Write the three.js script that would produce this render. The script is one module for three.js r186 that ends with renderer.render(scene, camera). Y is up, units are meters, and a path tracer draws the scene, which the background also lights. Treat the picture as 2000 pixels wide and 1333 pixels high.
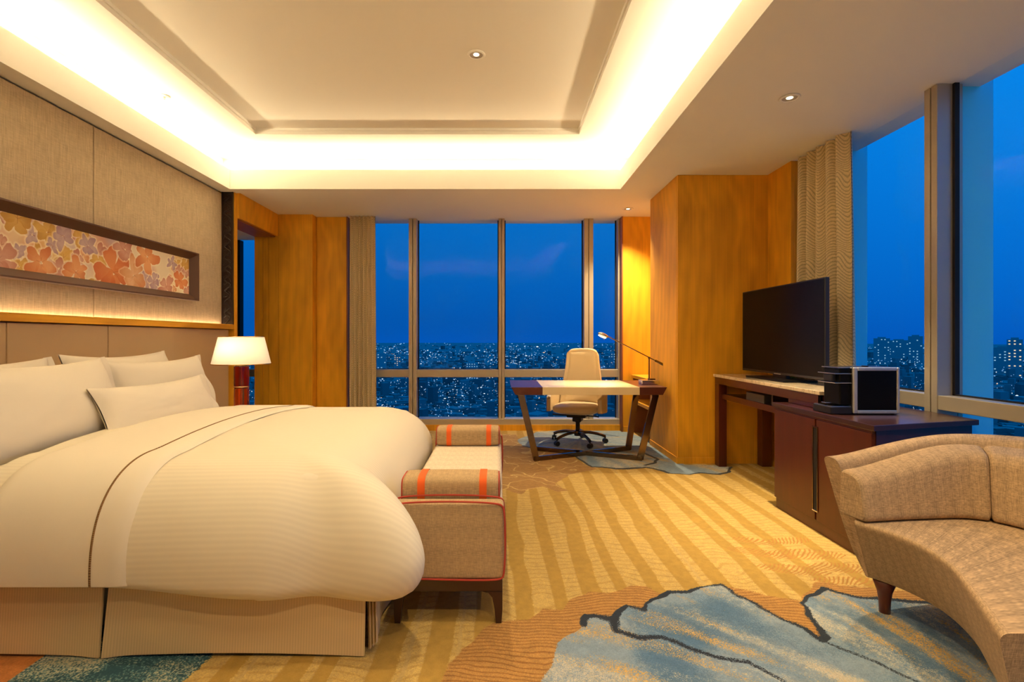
import * as THREE from 'three';
import { RoundedBoxGeometry } from 'three/addons/geometries/RoundedBoxGeometry.js';
import { mergeGeometries, mergeVertices } from 'three/addons/utils/BufferGeometryUtils.js';
import { RectAreaLightUniformsLib } from 'three/addons/lights/RectAreaLightUniformsLib.js';

// ------------------------------------------------------------------ camera, sky, exposure
// Metres. The camera stands at x = 0, z = 0, eye height 1.2; "depth" d below means z = -d.
const scene = new THREE.Scene();
const camera = new THREE.PerspectiveCamera(2 * Math.atan(666.5 / 1000) * 180 / Math.PI, 2000 / 1333, 0.05, 40000);
camera.position.set(0, 1.2, 0);
camera.lookAt(0, 1.2, -10);
camera.setViewOffset(2000, 1333, 25, 4.5, 2000, 1333);          // slight lens shift
const renderer = new THREE.WebGLRenderer({ antialias: true });
renderer.toneMapping = THREE.LinearToneMapping;
renderer.toneMappingExposure = 2.3;
renderer.shadowMap.enabled = true;
RectAreaLightUniformsLib.init();

const clamp = (x, a = 0, b = 1) => Math.min(b, Math.max(a, x));
const mix = (a, b, t) => a + (b - a) * t;
const smooth = (a, b, x) => { const t = clamp((x - a) / (b - a)); return t * t * (3 - 2 * t); };

{ // dusk sky: deep blue, paler with height and towards the west (to the right and behind)
  const W = 256, H = 128, data = new Float32Array(W * H * 4);
  for (let r = 0; r < H; r++) for (let c = 0; c < W; c++) {
    const el = ((r + 0.5) / H - 0.5) * Math.PI, az = ((c + 0.5) / W - 0.5) * 2 * Math.PI;
    const x = Math.cos(az) * Math.cos(el), z = Math.sin(az) * Math.cos(el);
    const h = clamp(el / 0.75), west = 0.5 + 0.5 * (x * 0.85 + z * 0.52);
    const k = mix(0.80, 1.55, west * west);
    const o = (r * W + c) * 4, t = Math.pow(h, 0.8);
    data[o] = mix(0.0004, 0.0008, t) * k; data[o + 1] = mix(0.041, 0.142, t) * k; data[o + 2] = mix(0.205, 0.43, t) * k; data[o + 3] = 1;
  }
  const sky = new THREE.DataTexture(data, W, H, THREE.RGBAFormat, THREE.FloatType);
  sky.mapping = THREE.EquirectangularReflectionMapping; sky.magFilter = THREE.LinearFilter; sky.needsUpdate = true;
  scene.background = sky;
}
const WARM = new THREE.Color(1.0, 0.79, 0.485);                 // colour of the room's lamps
const COVE = 42, SHELF_GLOW = 14, SPOT = 3.3, LAMP = 0.085;              // strengths of the cove strips, shelf strip, downlights and table lamp

// ------------------------------------------------------------------ helpers
function rng(seed) { return () => { seed = (seed + 0x6d2b79f5) | 0; let t = Math.imul(seed ^ (seed >>> 15), 1 | seed); t = (t + Math.imul(t ^ (t >>> 7), 61 | t)) ^ t; return ((t ^ (t >>> 14)) >>> 0) / 4294967296; }; }
const hash2 = (x, y) => { let h = (Math.imul(x, 374761393) + Math.imul(y, 668265263)) | 0; h = Math.imul(h ^ (h >>> 13), 1274126177); return ((h ^ (h >>> 16)) >>> 0) / 4294967296; };
function vnoise(x, y, px = 0, py = 0) {
  const ix = Math.floor(x), iy = Math.floor(y), fx = x - ix, fy = y - iy, u = fx * fx * (3 - 2 * fx), v = fy * fy * (3 - 2 * fy);
  const w = (a, p) => (p ? ((a % p) + p) % p : a), a = w(ix, px), b = w(ix + 1, px), c = w(iy, py), d = w(iy + 1, py);
  return mix(mix(hash2(a, c), hash2(b, c), u), mix(hash2(a, d), hash2(b, d), u), v);
}
function fbm(x, y, o = 4, px = 0, py = 0) { let s = 0, a = 0.5, n = 0; for (let i = 0; i < o; i++) { s += a * vnoise(x, y, px, py); n += a; a *= 0.5; x *= 2; y *= 2; px *= 2; py *= 2; } return s / n; }
const toLin = (c) => (c <= 0.04045 ? c / 12.92 : Math.pow((c + 0.055) / 1.055, 2.4));
const S = (r, g, b) => new THREE.Color(toLin(r / 255), toLin(g / 255), toLin(b / 255));
function tex(w, h, fn, srgb = true, wx = 1, wy = 1) {              // fn(u, v) -> [r, g, b] 0..255; wx, wy: metres that one repeat covers
  const data = new Uint8Array(w * h * 4);
  for (let y = 0; y < h; y++) for (let x = 0; x < w; x++) { const c = fn((x + 0.5) / w, (y + 0.5) / h, x, y), o = (y * w + x) * 4; data[o] = clamp(c[0], 0, 255); data[o + 1] = clamp(c[1], 0, 255); data[o + 2] = clamp(c[2], 0, 255); data[o + 3] = 255; }
  const t = new THREE.DataTexture(data, w, h, THREE.RGBAFormat); t.magFilter = THREE.LinearFilter; t.minFilter = THREE.LinearMipmapLinearFilter; t.generateMipmaps = true;
  t.wrapS = t.wrapT = THREE.RepeatWrapping; t.repeat.set(1 / wx, 1 / wy); if (srgb) t.colorSpace = THREE.SRGBColorSpace; t.needsUpdate = true;
  return t;
}
function uvm(g, turn = false) {                                    // metric box-projected uv; turn swaps u and v
  const n = g.index ? g.toNonIndexed() : g, p = n.attributes.position, uv = new Float32Array(p.count * 2), a = new THREE.Vector3(), b = new THREE.Vector3(), c = new THREE.Vector3();
  for (let i = 0; i < p.count; i += 3) {
    a.fromBufferAttribute(p, i); b.fromBufferAttribute(p, i + 1); c.fromBufferAttribute(p, i + 2);
    const nn = b.clone().sub(a).cross(c.clone().sub(a)), ax = Math.abs(nn.x), ay = Math.abs(nn.y), az = Math.abs(nn.z);
    [a, b, c].forEach((v, k) => { let s, t; if (ax >= ay && ax >= az) { s = v.z; t = v.y; } else if (az >= ay) { s = v.x; t = v.y; } else { s = v.x; t = v.z; } uv[(i + k) * 2] = turn ? t : s; uv[(i + k) * 2 + 1] = turn ? s : t; });
  }
  n.setAttribute('uv', new THREE.BufferAttribute(uv, 2));
  return n;
}
// a box between two corners: x0..x1, y0..y1, depths d0..d1 (z = -d)
function box(x0, x1, y0, y1, d0, d1, r = 0, turn = false) {
  const w = Math.abs(x1 - x0), h = Math.abs(y1 - y0), l = Math.abs(d1 - d0);
  const g = r > 0 ? new RoundedBoxGeometry(w, h, l, 3, Math.min(r, w / 2.01, h / 2.01, l / 2.01)) : new THREE.BoxGeometry(w, h, l);
  g.translate((x0 + x1) / 2, (y0 + y1) / 2, -(d0 + d1) / 2);
  return uvm(g, turn);
}
function cyl(r0, r1, h, x, y, d, seg = 28) { const g = new THREE.CylinderGeometry(r1, r0, h, seg); g.translate(x, y + h / 2, -d); return g; }
function lathe(pts, x = 0, y = 0, d = 0, seg = 40) { const g = new THREE.LatheGeometry(pts.map(([a, b]) => new THREE.Vector2(a, b)), seg); g.translate(x, y, -d); return g; }
function tube(pts, r, seg = 24, rs = 8) { return new THREE.TubeGeometry(new THREE.CatmullRomCurve3(pts.map((p) => new THREE.Vector3(p[0], p[1], -p[2]))), seg, r, rs, false); }
function bar(a, b, w, t, up = [0, 0, 1]) {                         // straight bar between two [x, y, d] points with a w x t section
  const A = new THREE.Vector3(a[0], a[1], -a[2]), B = new THREE.Vector3(b[0], b[1], -b[2]), L = A.distanceTo(B), g = new THREE.BoxGeometry(w, L, t);
  const Y = B.clone().sub(A).normalize(), Z0 = new THREE.Vector3(up[0], up[1], -up[2]), X = Y.clone().cross(Z0).normalize(), Z = X.clone().cross(Y);
  g.applyMatrix4(new THREE.Matrix4().makeBasis(X, Y, Z)); g.translate((A.x + B.x) / 2, (A.y + B.y) / 2, (A.z + B.z) / 2);
  return uvm(g);
}
// smooth grid surface: f(i/nu, j/nv) -> [x, y, d, u, v]
function grid(nu, nv, f, flip = false) {
  const p = [], uv = [], idx = [];
  for (let j = 0; j <= nv; j++) for (let i = 0; i <= nu; i++) { const q = f(i / nu, j / nv); p.push(q[0], q[1], -q[2]); uv.push(q[3] ?? i / nu, q[4] ?? j / nv); }
  for (let j = 0; j < nv; j++) for (let i = 0; i < nu; i++) { const a = j * (nu + 1) + i, b = a + 1, c = a + nu + 1, d = c + 1; flip ? idx.push(a, c, b, b, c, d) : idx.push(a, b, c, b, d, c); }
  const g = new THREE.BufferGeometry(); g.setAttribute('position', new THREE.Float32BufferAttribute(p, 3)); g.setAttribute('uv', new THREE.Float32BufferAttribute(uv, 2)); g.setIndex(idx); g.computeVertexNormals();
  return g;
}
function extrude(pts, depth, bevel = 0) {                          // polygon in x, y; thickness along z from 0 to -depth
  const s = new THREE.Shape(pts.map(([a, b]) => new THREE.Vector2(a, b)));
  const g = new THREE.ExtrudeGeometry(s, { depth: depth - 2 * bevel, bevelEnabled: bevel > 0, bevelSize: bevel, bevelThickness: bevel, bevelOffset: -bevel, bevelSegments: 2, steps: 1 });
  g.translate(0, 0, -depth + bevel); return uvm(g);
}
function slab(pts, y0, y1, bevel = 0) {                            // polygon of [x, d] points lying flat between y0 and y1
  const s = new THREE.Shape(pts.map(([a, b]) => new THREE.Vector2(a, b)));
  const g = new THREE.ExtrudeGeometry(s, { depth: y1 - y0 - 2 * bevel, bevelEnabled: bevel > 0, bevelSize: bevel, bevelThickness: bevel, bevelOffset: -bevel, bevelSegments: 2, curveSegments: 16 });
  g.rotateX(-Math.PI / 2); g.translate(0, y0 + bevel, 0); return uvm(g);
}
const strip = (gs) => mergeGeometries(gs.map((g) => { const n = g.index ? g.toNonIndexed() : g; for (const k of Object.keys(n.attributes)) if (!['position', 'normal', 'uv'].includes(k)) n.deleteAttribute(k); return n; }));

const taken = new Map();
function numbered(name) { const n = taken.get(name) ?? 0; taken.set(name, n + 1); return n ? `${name}_${String(n).padStart(3, '0')}` : name; }
function shade(o) { o.castShadow = true; o.receiveShadow = true; return o; }
function thing(name, label, category, [x, y, d], group) {
  const o = new THREE.Group(); o.name = numbered(name); o.position.set(x, y, -d); o.userData = { label, category }; if (group) o.userData.group = group; scene.add(o); return o;
}
function struct(name, label) { const o = new THREE.Group(); o.name = name; o.userData = { kind: 'structure' }; if (label) o.userData.label = label; scene.add(o); return o; }
// a part: geometry in room coordinates, moved into its thing's own axes (local = true: already in them)
function part(t, name, g, m, label, local = false) {
  if (!local) { let r = t, x = 0, y = 0, z = 0; while (r && r !== scene) { x += r.position.x; y += r.position.y; z += r.position.z; r = r.parent; } g.translate(-x, -y, -z); }
  const o = shade(new THREE.Mesh(g, m)); o.name = name; if (label) o.userData.label = label; t.add(o); return o;
}
function single(name, label, category, g, m, group) {              // a thing that is one mesh, its origin at its base
  g.computeBoundingBox(); const b = g.boundingBox, x = (b.min.x + b.max.x) / 2, y = b.min.y, z = (b.min.z + b.max.z) / 2; g.translate(-x, -y, -z);
  const o = shade(new THREE.Mesh(g, m)); o.name = numbered(name); o.position.set(x, y, z); o.userData = { label, category }; if (group) o.userData.group = group; scene.add(o); return o;
}
function areaLight(parent, w, h, x, y, d, tx, ty, td, strength) {  // shines from (x, y, d) towards (tx, ty, td)
  const l = new THREE.RectAreaLight(WARM, strength, w, h); l.name = 'light'; l.position.set(x, y, -d); l.lookAt(tx, ty, -td);
  l.position.sub(parent.position); l.rotateY(0); parent.add(l); return l;
}

// ------------------------------------------------------------------ materials
const std = (o) => new THREE.MeshStandardMaterial(o), phys = (o) => new THREE.MeshPhysicalMaterial(o);
const woodMap = tex(1024, 1024, (u, v) => {                        // straight veneer grain with soft cathedral figure, 0.9 m x 2.4 m
  const warp = fbm(u * 4, v * 3, 3, 4, 3) * 0.9, figure = 0.5 + 0.5 * Math.sin((u * 7 + warp * 2.2 + Math.sin(v * 6.283) * 0.25) * 6.283);
  const fine = fbm(u * 180, v * 6, 3, 180, 6), pore = fbm(u * 90, v * 4, 3, 90, 4), cloud = fbm(u * 5, v * 5, 3, 5, 5);
  const k = 0.93 + 0.04 * figure + 0.06 * (fine - 0.5) + 0.05 * (pore - 0.5) + 0.22 * (cloud - 0.5);
  return [255 * k, 255 * k * (0.97 + 0.03 * cloud), 255 * k * (0.93 + 0.06 * cloud)];
}, true, 0.9, 2.4);
const honey = phys({ color: new THREE.Color(0.94, 0.46, 0.026), map: woodMap, roughness: 0.5, specularIntensity: 0.6 });
const honeyDark = phys({ color: new THREE.Color(0.36, 0.12, 0.026), map: woodMap, roughness: 0.5 });
const mahogany = phys({ color: new THREE.Color(0.10, 0.017, 0.005), map: woodMap, roughness: 0.34, clearcoat: 0.2, clearcoatRoughness: 0.2 });
const espresso = phys({ color: new THREE.Color(0.045, 0.013, 0.008), map: woodMap, roughness: 0.28, clearcoat: 0.5, clearcoatRoughness: 0.14 });
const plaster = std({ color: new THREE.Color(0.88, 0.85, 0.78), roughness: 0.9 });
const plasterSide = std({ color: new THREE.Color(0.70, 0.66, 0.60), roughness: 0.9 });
const alu = phys({ color: new THREE.Color(0.50, 0.43, 0.32), roughness: 0.42, metalness: 0.35 });
const gapBlack = std({ color: new THREE.Color(0.012, 0.010, 0.009), roughness: 0.8 });
const glass = phys({ color: new THREE.Color(0.96, 0.98, 1.0), transmission: 1, thickness: 0, roughness: 0.0, ior: 1.5, specularIntensity: 0.05 });
const brass = phys({ color: new THREE.Color(0.78, 0.50, 0.20), metalness: 1, roughness: 0.25 });
const chrome = phys({ color: new THREE.Color(0.75, 0.72, 0.68), metalness: 1, roughness: 0.16 });
const bronze = phys({ color: new THREE.Color(0.20, 0.135, 0.085), metalness: 1, roughness: 0.13 });
const blackPlastic = phys({ color: new THREE.Color(0.012, 0.011, 0.011), roughness: 0.35 });
const blackGloss = phys({ color: new THREE.Color(0.006, 0.0055, 0.006), roughness: 0.28, specularIntensity: 0.2 });
const silver = phys({ color: new THREE.Color(0.62, 0.60, 0.58), metalness: 0.6, roughness: 0.34 });
const glow = (k) => std({ color: new THREE.Color(0.2, 0.2, 0.2), emissive: WARM, emissiveIntensity: k / 2, roughness: 0.8 });
const clothWall = std({ map: tex(512, 512, (u, v) => { const st = fbm(u * 128, v * 8, 3, 128, 8), cr = fbm(u * 16, v * 160, 3, 16, 160), bl = fbm(u * 6, v * 6, 3, 6, 6), k = 0.94 + 0.18 * (st - 0.5) + 0.12 * (cr - 0.5) + 0.06 * (bl - 0.5); return [206 * k, 184 * k, 150 * k]; }, true, 0.5, 0.5), roughness: 0.95 });
const weave = (r, g, b, c = 0.34, size = 0.12, bump = 0.0006) => {  // linen: uneven warp and weft threads
  const f = (u, v) => { const warp = fbm(u * 64, v * 7, 2, 64, 7), weft = fbm(u * 7, v * 64, 2, 7, 64), grain = fbm(u * 96, v * 96, 2, 96, 96), bl = fbm(u * 3, v * 3, 2, 3, 3); return 1 + c * (warp - 0.5) + c * (weft - 0.5) + c * 0.8 * (grain - 0.5) + c * 0.25 * (bl - 0.5); };
  return std({ map: tex(512, 512, (u, v) => { const k = f(u, v) * 0.92; return [r * k, g * k, b * k]; }, true, size, size), bumpMap: tex(512, 512, (u, v) => { const k = 128 * f(u, v); return [k, k, k]; }, false, size, size), bumpScale: bump, roughness: 0.95 });
};
const sofaCloth = weave(184, 152, 112, 0.30, 0.11, 0.0006);
const benchCloth = weave(196, 164, 118, 0.18, 0.10, 0.0004);
const seatCloth = weave(238, 220, 190, 0.16, 0.12, 0.0004);
const leather = phys({ color: new THREE.Color(0.60, 0.40, 0.18), roughness: 0.5, bumpMap: tex(256, 256, (u, v) => { const k = 110 + 70 * fbm(u * 48, v * 48, 3, 48, 48); return [k, k, k]; }, false, 0.12, 0.12), bumpScale: 0.0004 });
const chairLeather = phys({ color: new THREE.Color(0.80, 0.64, 0.40), roughness: 0.42 });
const linen = std({ color: new THREE.Color(0.77, 0.69, 0.545), roughness: 0.9 });
const ribs = tex(64, 512, (u, v) => { const k = 150 + 70 * Math.pow(0.5 + 0.5 * Math.sin(v * 6.283 * 12), 1.4); return [k, k, k]; }, false, 0.2, 0.26);
const ribsColor = tex(64, 512, (u, v) => { const k = 222 + 6 * Math.pow(0.5 + 0.5 * Math.sin(v * 6.283 * 12), 1.2); return [k, k * 0.95, k * 0.84]; }, true, 0.2, 0.26);
const duvetCloth = std({ map: ribsColor, bumpMap: ribs, bumpScale: 0.0004, roughness: 0.9 });
const skirtCloth = std({ map: tex(512, 64, (u, v) => { const k = 204 + 14 * Math.pow(0.5 + 0.5 * Math.sin(u * 6.283 * 24), 1.2); return [k, k * 0.87, k * 0.64]; }, true, 0.24, 0.24), roughness: 0.92 });
const orange = std({ color: new THREE.Color(0.82, 0.125, 0.012), roughness: 0.85 });
const redPiping = std({ color: new THREE.Color(0.44, 0.045, 0.022), roughness: 0.8 });
const stitchBrown = std({ map: tex(16, 128, (u, v) => { const on = (v * 16) % 1 < 0.72; return on ? [112, 76, 36] : [188, 150, 92]; }, true, 0.02, 0.13), roughness: 0.9 });

// ------------------------------------------------------------------ floor: the patterned carpet
const inside = (P, x, y) => { let c = false; for (let i = 0, j = P.length - 1; i < P.length; j = i++) { const [xi, yi] = P[i], [xj, yj] = P[j]; if ((yi > y) !== (yj > y) && x < ((xj - xi) * (y - yi)) / (yj - yi) + xi) c = !c; } return c; };
const segDist = (P, x, y, closed) => { let best = 9, at = 0; const n = P.length; for (let i = 0; i < (closed ? n : n - 1); i++) { const [ax, ay] = P[i], [bx, by] = P[(i + 1) % n], dx = bx - ax, dy = by - ay, t = clamp(((x - ax) * dx + (y - ay) * dy) / (dx * dx + dy * dy + 1e-9)), q = Math.hypot(x - ax - dx * t, y - ay - dy * t); if (q < best) { best = q; at = (i + t) / n; } } return [best, at]; };
const BLUE = [[0.13, 1.5], [0.156, 1.788], [0.218, 1.961], [0.232, 2.013], [0.345, 2.143], [0.374, 2.214], [0.411, 2.222], [0.487, 2.182], [0.519, 2.247], [0.572, 2.299], [0.65, 2.264], [0.679, 2.335], [0.745, 2.381], [0.789, 2.429], [0.896, 2.429], [1.018, 2.49], [1.088, 2.49], [1.101, 2.41], [1.151, 2.317], [1.211, 2.206], [1.266, 2.12], [1.291, 2.027], [1.321, 2.055], [1.329, 2.12], [1.343, 2.206], [1.371, 2.281], [1.37, 2.326], [1.476, 2.4], [1.552, 2.459], [1.59, 2.419], [1.637, 2.39], [1.713, 2.362], [2.1, 2.3], [2.5, 2.1], [2.55, 1.5], [2.2, 1.0], [1.2, 0.8], [0.4, 1.0]];
const BLUE_RIM = BLUE.slice(4, 33);
const VEINS = [[[0.487, 2.182], [0.493, 2.098], [0.563, 2.062], [0.66, 2.055], [0.728, 1.993], [0.823, 1.935], [0.927, 1.911], [0.966, 1.84], [0.99, 1.791], [1.05, 1.6]], [[1.291, 2.027], [1.343, 1.961], [1.385, 1.911], [1.5, 1.72]]];
const TAN = [[-0.32, 1.4], [-0.206, 1.788], [-0.149, 1.987], [-0.104, 2.041], [-0.049, 2.128], [-0.015, 2.174], [0.125, 2.19], [0.193, 2.273], [0.277, 2.256], [0.321, 2.344], [0.42, 2.429], [0.525, 2.419], [0.65, 2.49], [0.707, 2.479], [0.738, 2.419], [1.0, 2.45], [1.1, 2.47], [1.178, 2.429], [1.25, 2.381], [1.38, 2.344], [1.56, 2.53], [1.783, 2.459], [2.4, 2.4], [2.6, 1.2], [0.2, 0.9]];
const BACK_BLUE = [[0.206, 6.061], [0.312, 6.25], [0.488, 6.593], [0.991, 6.742], [1.607, 6.667], [1.75, 6.186], [1.75, 5.797], [1.75, 4.87], [2.046, 4.86], [2.175, 4.781], [2.06, 4.598], [1.947, 4.528], [1.8, 4.58], [1.68, 4.528], [1.51, 4.563], [1.488, 4.651], [1.436, 4.724], [1.363, 4.781], [1.219, 4.724], [1.077, 4.724], [0.961, 4.781], [0.859, 4.8], [0.803, 5.085], [0.768, 5.333], [0.63, 5.479], [0.439, 5.556], [0.27, 5.742]];
const BACK_RIM = BACK_BLUE.slice(9);
const BACK_VEIN = [[1.05, 6.72], [1.25, 6.45], [1.45, 6.3]], BACK_VEIN2 = [[1.52, 5.35], [1.58, 5.1], [1.5, 4.95], [1.38, 4.85]];
const TAUPE = [[-0.5, 6.5], [0.221, 6.4], [0.282, 5.634], [0.462, 5.43], [0.726, 5.381], [0.79, 4.938], [0.9, 4.72], [0.609, 4.511], [0.466, 4.24], [0.547, 4.054], [0.46, 4.0], [0.354, 4.167], [0.223, 4.054], [0.178, 3.947], [0.041, 4.096], [-0.146, 4.1], [-0.5, 4.3]];
const FERNS = [[1.30, 2.93, 1.62, 2.80, 0.055], [1.36, 2.70, 1.70, 2.62, 0.06], [1.58, 3.02, 1.86, 3.06, 0.05], [1.50, 2.86, 1.92, 2.84, 0.07], [1.62, 2.70, 1.98, 2.66, 0.06], [1.55, 2.55, 1.95, 2.52, 0.045], [1.40, 3.08, 1.62, 2.99, 0.05]];
const TEAL = [[-2.4, 2.2], [-1.12, 2.1], [-1.085, 1.93], [-1.09, 1.86], [-1.15, 1.7], [-1.4, 1.45], [-2.4, 1.3]];
function blueWool(X, d, cx, cd, pale) {                            // petals streaked outwards from (cx, cd): blue, putty and gold tufts
  const a = Math.atan2(d - cd, X - cx), r = Math.hypot(X - cx, d - cd), s = fbm(a * 9 + 20, r * 1.6, 3), s2 = fbm(a * 14 + 7, r * 2.4 + 9, 3), s3 = fbm(X * 3.2 + 3, d * 3.2, 3), tuft = hash2(Math.floor(X * 420), Math.floor(d * 420)) - 0.5, n = fbm(X * 60, d * 60, 2) - 0.5;
  const g = clamp((s + 0.42 * tuft + 0.25 * n - 0.515 + pale) * 4), y = clamp((s2 + 0.5 * tuft - 0.70 - 0.3 * Math.abs(s3 - 0.5)) * 9) * (1 - pale * 2.5), dk = clamp((s3 + 0.25 * tuft - 0.46) * 4);
  let c = [mix(136, 84, dk), mix(156, 118, dk), mix(172, 148, dk)];
  c = c.map((v, i) => mix(v, [210, 198, 172][i], g * 0.9)); c = c.map((v, i) => mix(v, [228, 176, 84][i], clamp(y))); return c;
}
function carpet(X, d) {
  const wx = (fbm(X * 9, d * 9, 3) - 0.5) * 0.07, wd = (fbm(X * 9 + 40, d * 9 + 17, 3) - 0.5) * 0.07, tuft = hash2(Math.floor(X * 380), Math.floor(d * 380)) - 0.5, jig = tuft * 0.012;
  // gold bands running down the room over sand
  const sx = X + (fbm(X * 2 + 5, d * 0.9, 2) - 0.5) * 0.09 + jig * 0.6 + (fbm(X * 7, d * 4, 2) - 0.5) * 0.03, cell = Math.floor(sx / 0.172), ph = sx / 0.172 - cell, w = 0.34 + 0.26 * hash2(cell, 3), o = 0.1 + 0.3 * hash2(cell, 8);
  const band = ph > o && ph < o + w ? 1 : 0, second = hash2(cell, 5) > 0.6 && Math.abs(ph - o - w - 0.16) < 0.045 ? 0.55 : 0;
  const ripple = Math.sin((d * 62 + fbm(X * 5, d * 5, 2) * 9 + 1.6 * Math.sin(X * 9)) * 2), line = smooth(0.55, 0.95, ripple);
  let c = band || second ? [193 - 18 * (0.5 + tuft), 153 - 14 * (0.5 + tuft), 64] : [206 - 14 * line + 10 * tuft, 172 - 16 * line + 10 * tuft, 98 - 16 * line];
  if (second && !band) c = [199, 168, 102];
  const px = X + wx * 0.55 + jig, pd = d + wd * 0.55 + jig;
  if (X > 1.2 && X < 2.1 && d > 2.4 && d < 3.2) for (const [ax, ay, bx, by, fw] of FERNS) {                       // fine feathered leaves
    const dx = bx - ax, dy = by - ay, L = Math.hypot(dx, dy), t = ((X - ax) * dx + (d - ay) * dy) / (L * L), q = ((X - ax) * dy - (d - ay) * dx) / L, half = fw * Math.sqrt(Math.max(0, Math.sin(clamp(t) * 3.14)));
    if (t > 0 && t < 1 && Math.abs(q) < half && Math.sin((t * L * 42 + q * 34 + q * q * 160 + fbm(X * 8, d * 8, 2) * 2.4) * 6.283) > 0.2) c = [184, 132, 62];
  }
  if (d > 3.8 && X < 1.0 && inside(TAUPE, px, pd)) {
    const v = Math.abs(Math.sin((px * 2.2 + pd * 1.4 + fbm(X * 3, d * 3, 3) * 2.6) * 3.1)), v2 = Math.abs(Math.sin((px * 1.1 - pd * 3.1 + fbm(X * 4 + 9, d * 4, 3) * 2.2) * 2.7));
    c = Math.min(v, v2) < 0.10 ? [212, 178, 112] : [174 + 16 * tuft - 12 * line, 132 + 14 * tuft - 12 * line, 72];
  }
  if (d < 2.7 && inside(TAN, px, pd)) { const rp = smooth(0.3, 0.9, Math.sin((d * 84 + fbm(X * 6, d * 6, 3) * 5 + 1.4 * Math.sin(X * 9)) * 3.2)); c = [186 - 30 * rp + 12 * tuft, 138 - 32 * rp + 10 * tuft, 72 - 22 * rp]; }
  if (X < -1 && d < 2.3 && inside(TEAL, px, pd)) { const k = fbm(X * 5 + 3, d * 7, 3) + 0.4 * tuft; c = k > 0.56 ? [186, 182, 152] : k > 0.47 ? [106, 142, 140] : [44, 86, 96]; if (X < -1.72 && d < 1.95) c = [204, 128, 62]; }
  if (d > 4.4 && inside(BACK_BLUE, px, pd)) { c = blueWool(X, d, 1.0, 6.2, 0.06); if (d > 5.6) c = c.map((v, i) => mix(v, [150, 166, 166][i], 0.4)); }
  if (d > 4.4 && X > 0.1 && X < 2.3) {
    const [rb] = segDist(BACK_RIM, px, pd, false), [rv] = segDist(BACK_VEIN, px, pd, false), [rv2] = segDist(BACK_VEIN2, px, pd, false);
    if (rb < 0.016 * fbm(X * 4, d * 4, 2) * 1.7 || rv < 0.012 || rv2 < 0.016) c = [58, 62, 66];
  }
  if (d < 2.65 && X > 0.05) {
    if (inside(BLUE, px, pd)) c = blueWool(X, d, 1.75, 1.25, 0);
    const [r1] = segDist(BLUE_RIM, px, pd, false); if (r1 < 0.004 + 0.020 * fbm(X * 6 + 2, d * 6, 2)) c = [40, 50, 62];
    const [v1, a1] = segDist(VEINS[0], px, pd, false), [v2] = segDist(VEINS[1], px, pd, false);
    if (v1 + Math.abs(tuft) * 0.012 < 0.022 * (1 - 0.8 * a1)) c = [38, 46, 58]; if (v2 + Math.abs(tuft) * 0.010 < 0.009) c = [46, 56, 66];
  }
  const pile = 0.93 + 0.13 * tuft + 0.10 * (fbm(X * 40, d * 40, 2) - 0.5);
  return [c[0] * pile, c[1] * pile, c[2] * pile];
}
const pileBump = tex(512, 512, (u, v, x, y) => { const k = 90 + 120 * hash2(x >> 1, y >> 1) * 0.6 + 60 * fbm(u * 64, v * 64, 2, 64, 64); return [k, k, k]; }, false, 0.4, 0.4);
{
  const fl = struct('floor', 'gold and blue patterned carpet');
  part(fl, 'slab', box(-4.7, 3.0, -0.3, -0.012, -1.2, 7.0), plasterSide);
  const section = (x0, x1, d0, d1, w, h) => {
    const m = std({ map: tex(w, h, (u, v) => carpet(mix(x0, x1, u), mix(d0, d1, v))), roughness: 0.97, bumpMap: pileBump, bumpScale: 0.003 });
    const g = new THREE.BoxGeometry(x1 - x0, 0.012, d1 - d0), uv = g.attributes.uv, p = g.attributes.position;
    for (let i = 0; i < p.count; i++) uv.setXY(i, p.getX(i) / (x1 - x0) + 0.5, 0.5 - p.getZ(i) / (d1 - d0));
    m.bumpMap = pileBump.clone(); m.bumpMap.repeat.set((x1 - x0) / 0.4, (d1 - d0) / 0.4);
    g.translate((x0 + x1) / 2, -0.006, -(d0 + d1) / 2); part(fl, 'carpet', g, m);
  };
  section(-0.6, 2.1, 1.6, 3.3, 1350, 850); section(-0.6, 2.1, 3.3, 6.9, 1080, 1200); section(-3.1, -0.6, 1.6, 2.4, 625, 200); section(-3.1, -0.6, 2.4, 6.9, 125, 220); section(2.1, 2.9, 1.6, 6.9, 80, 500); section(-3.1, 2.9, -1.2, 1.6, 600, 280);
}

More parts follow.
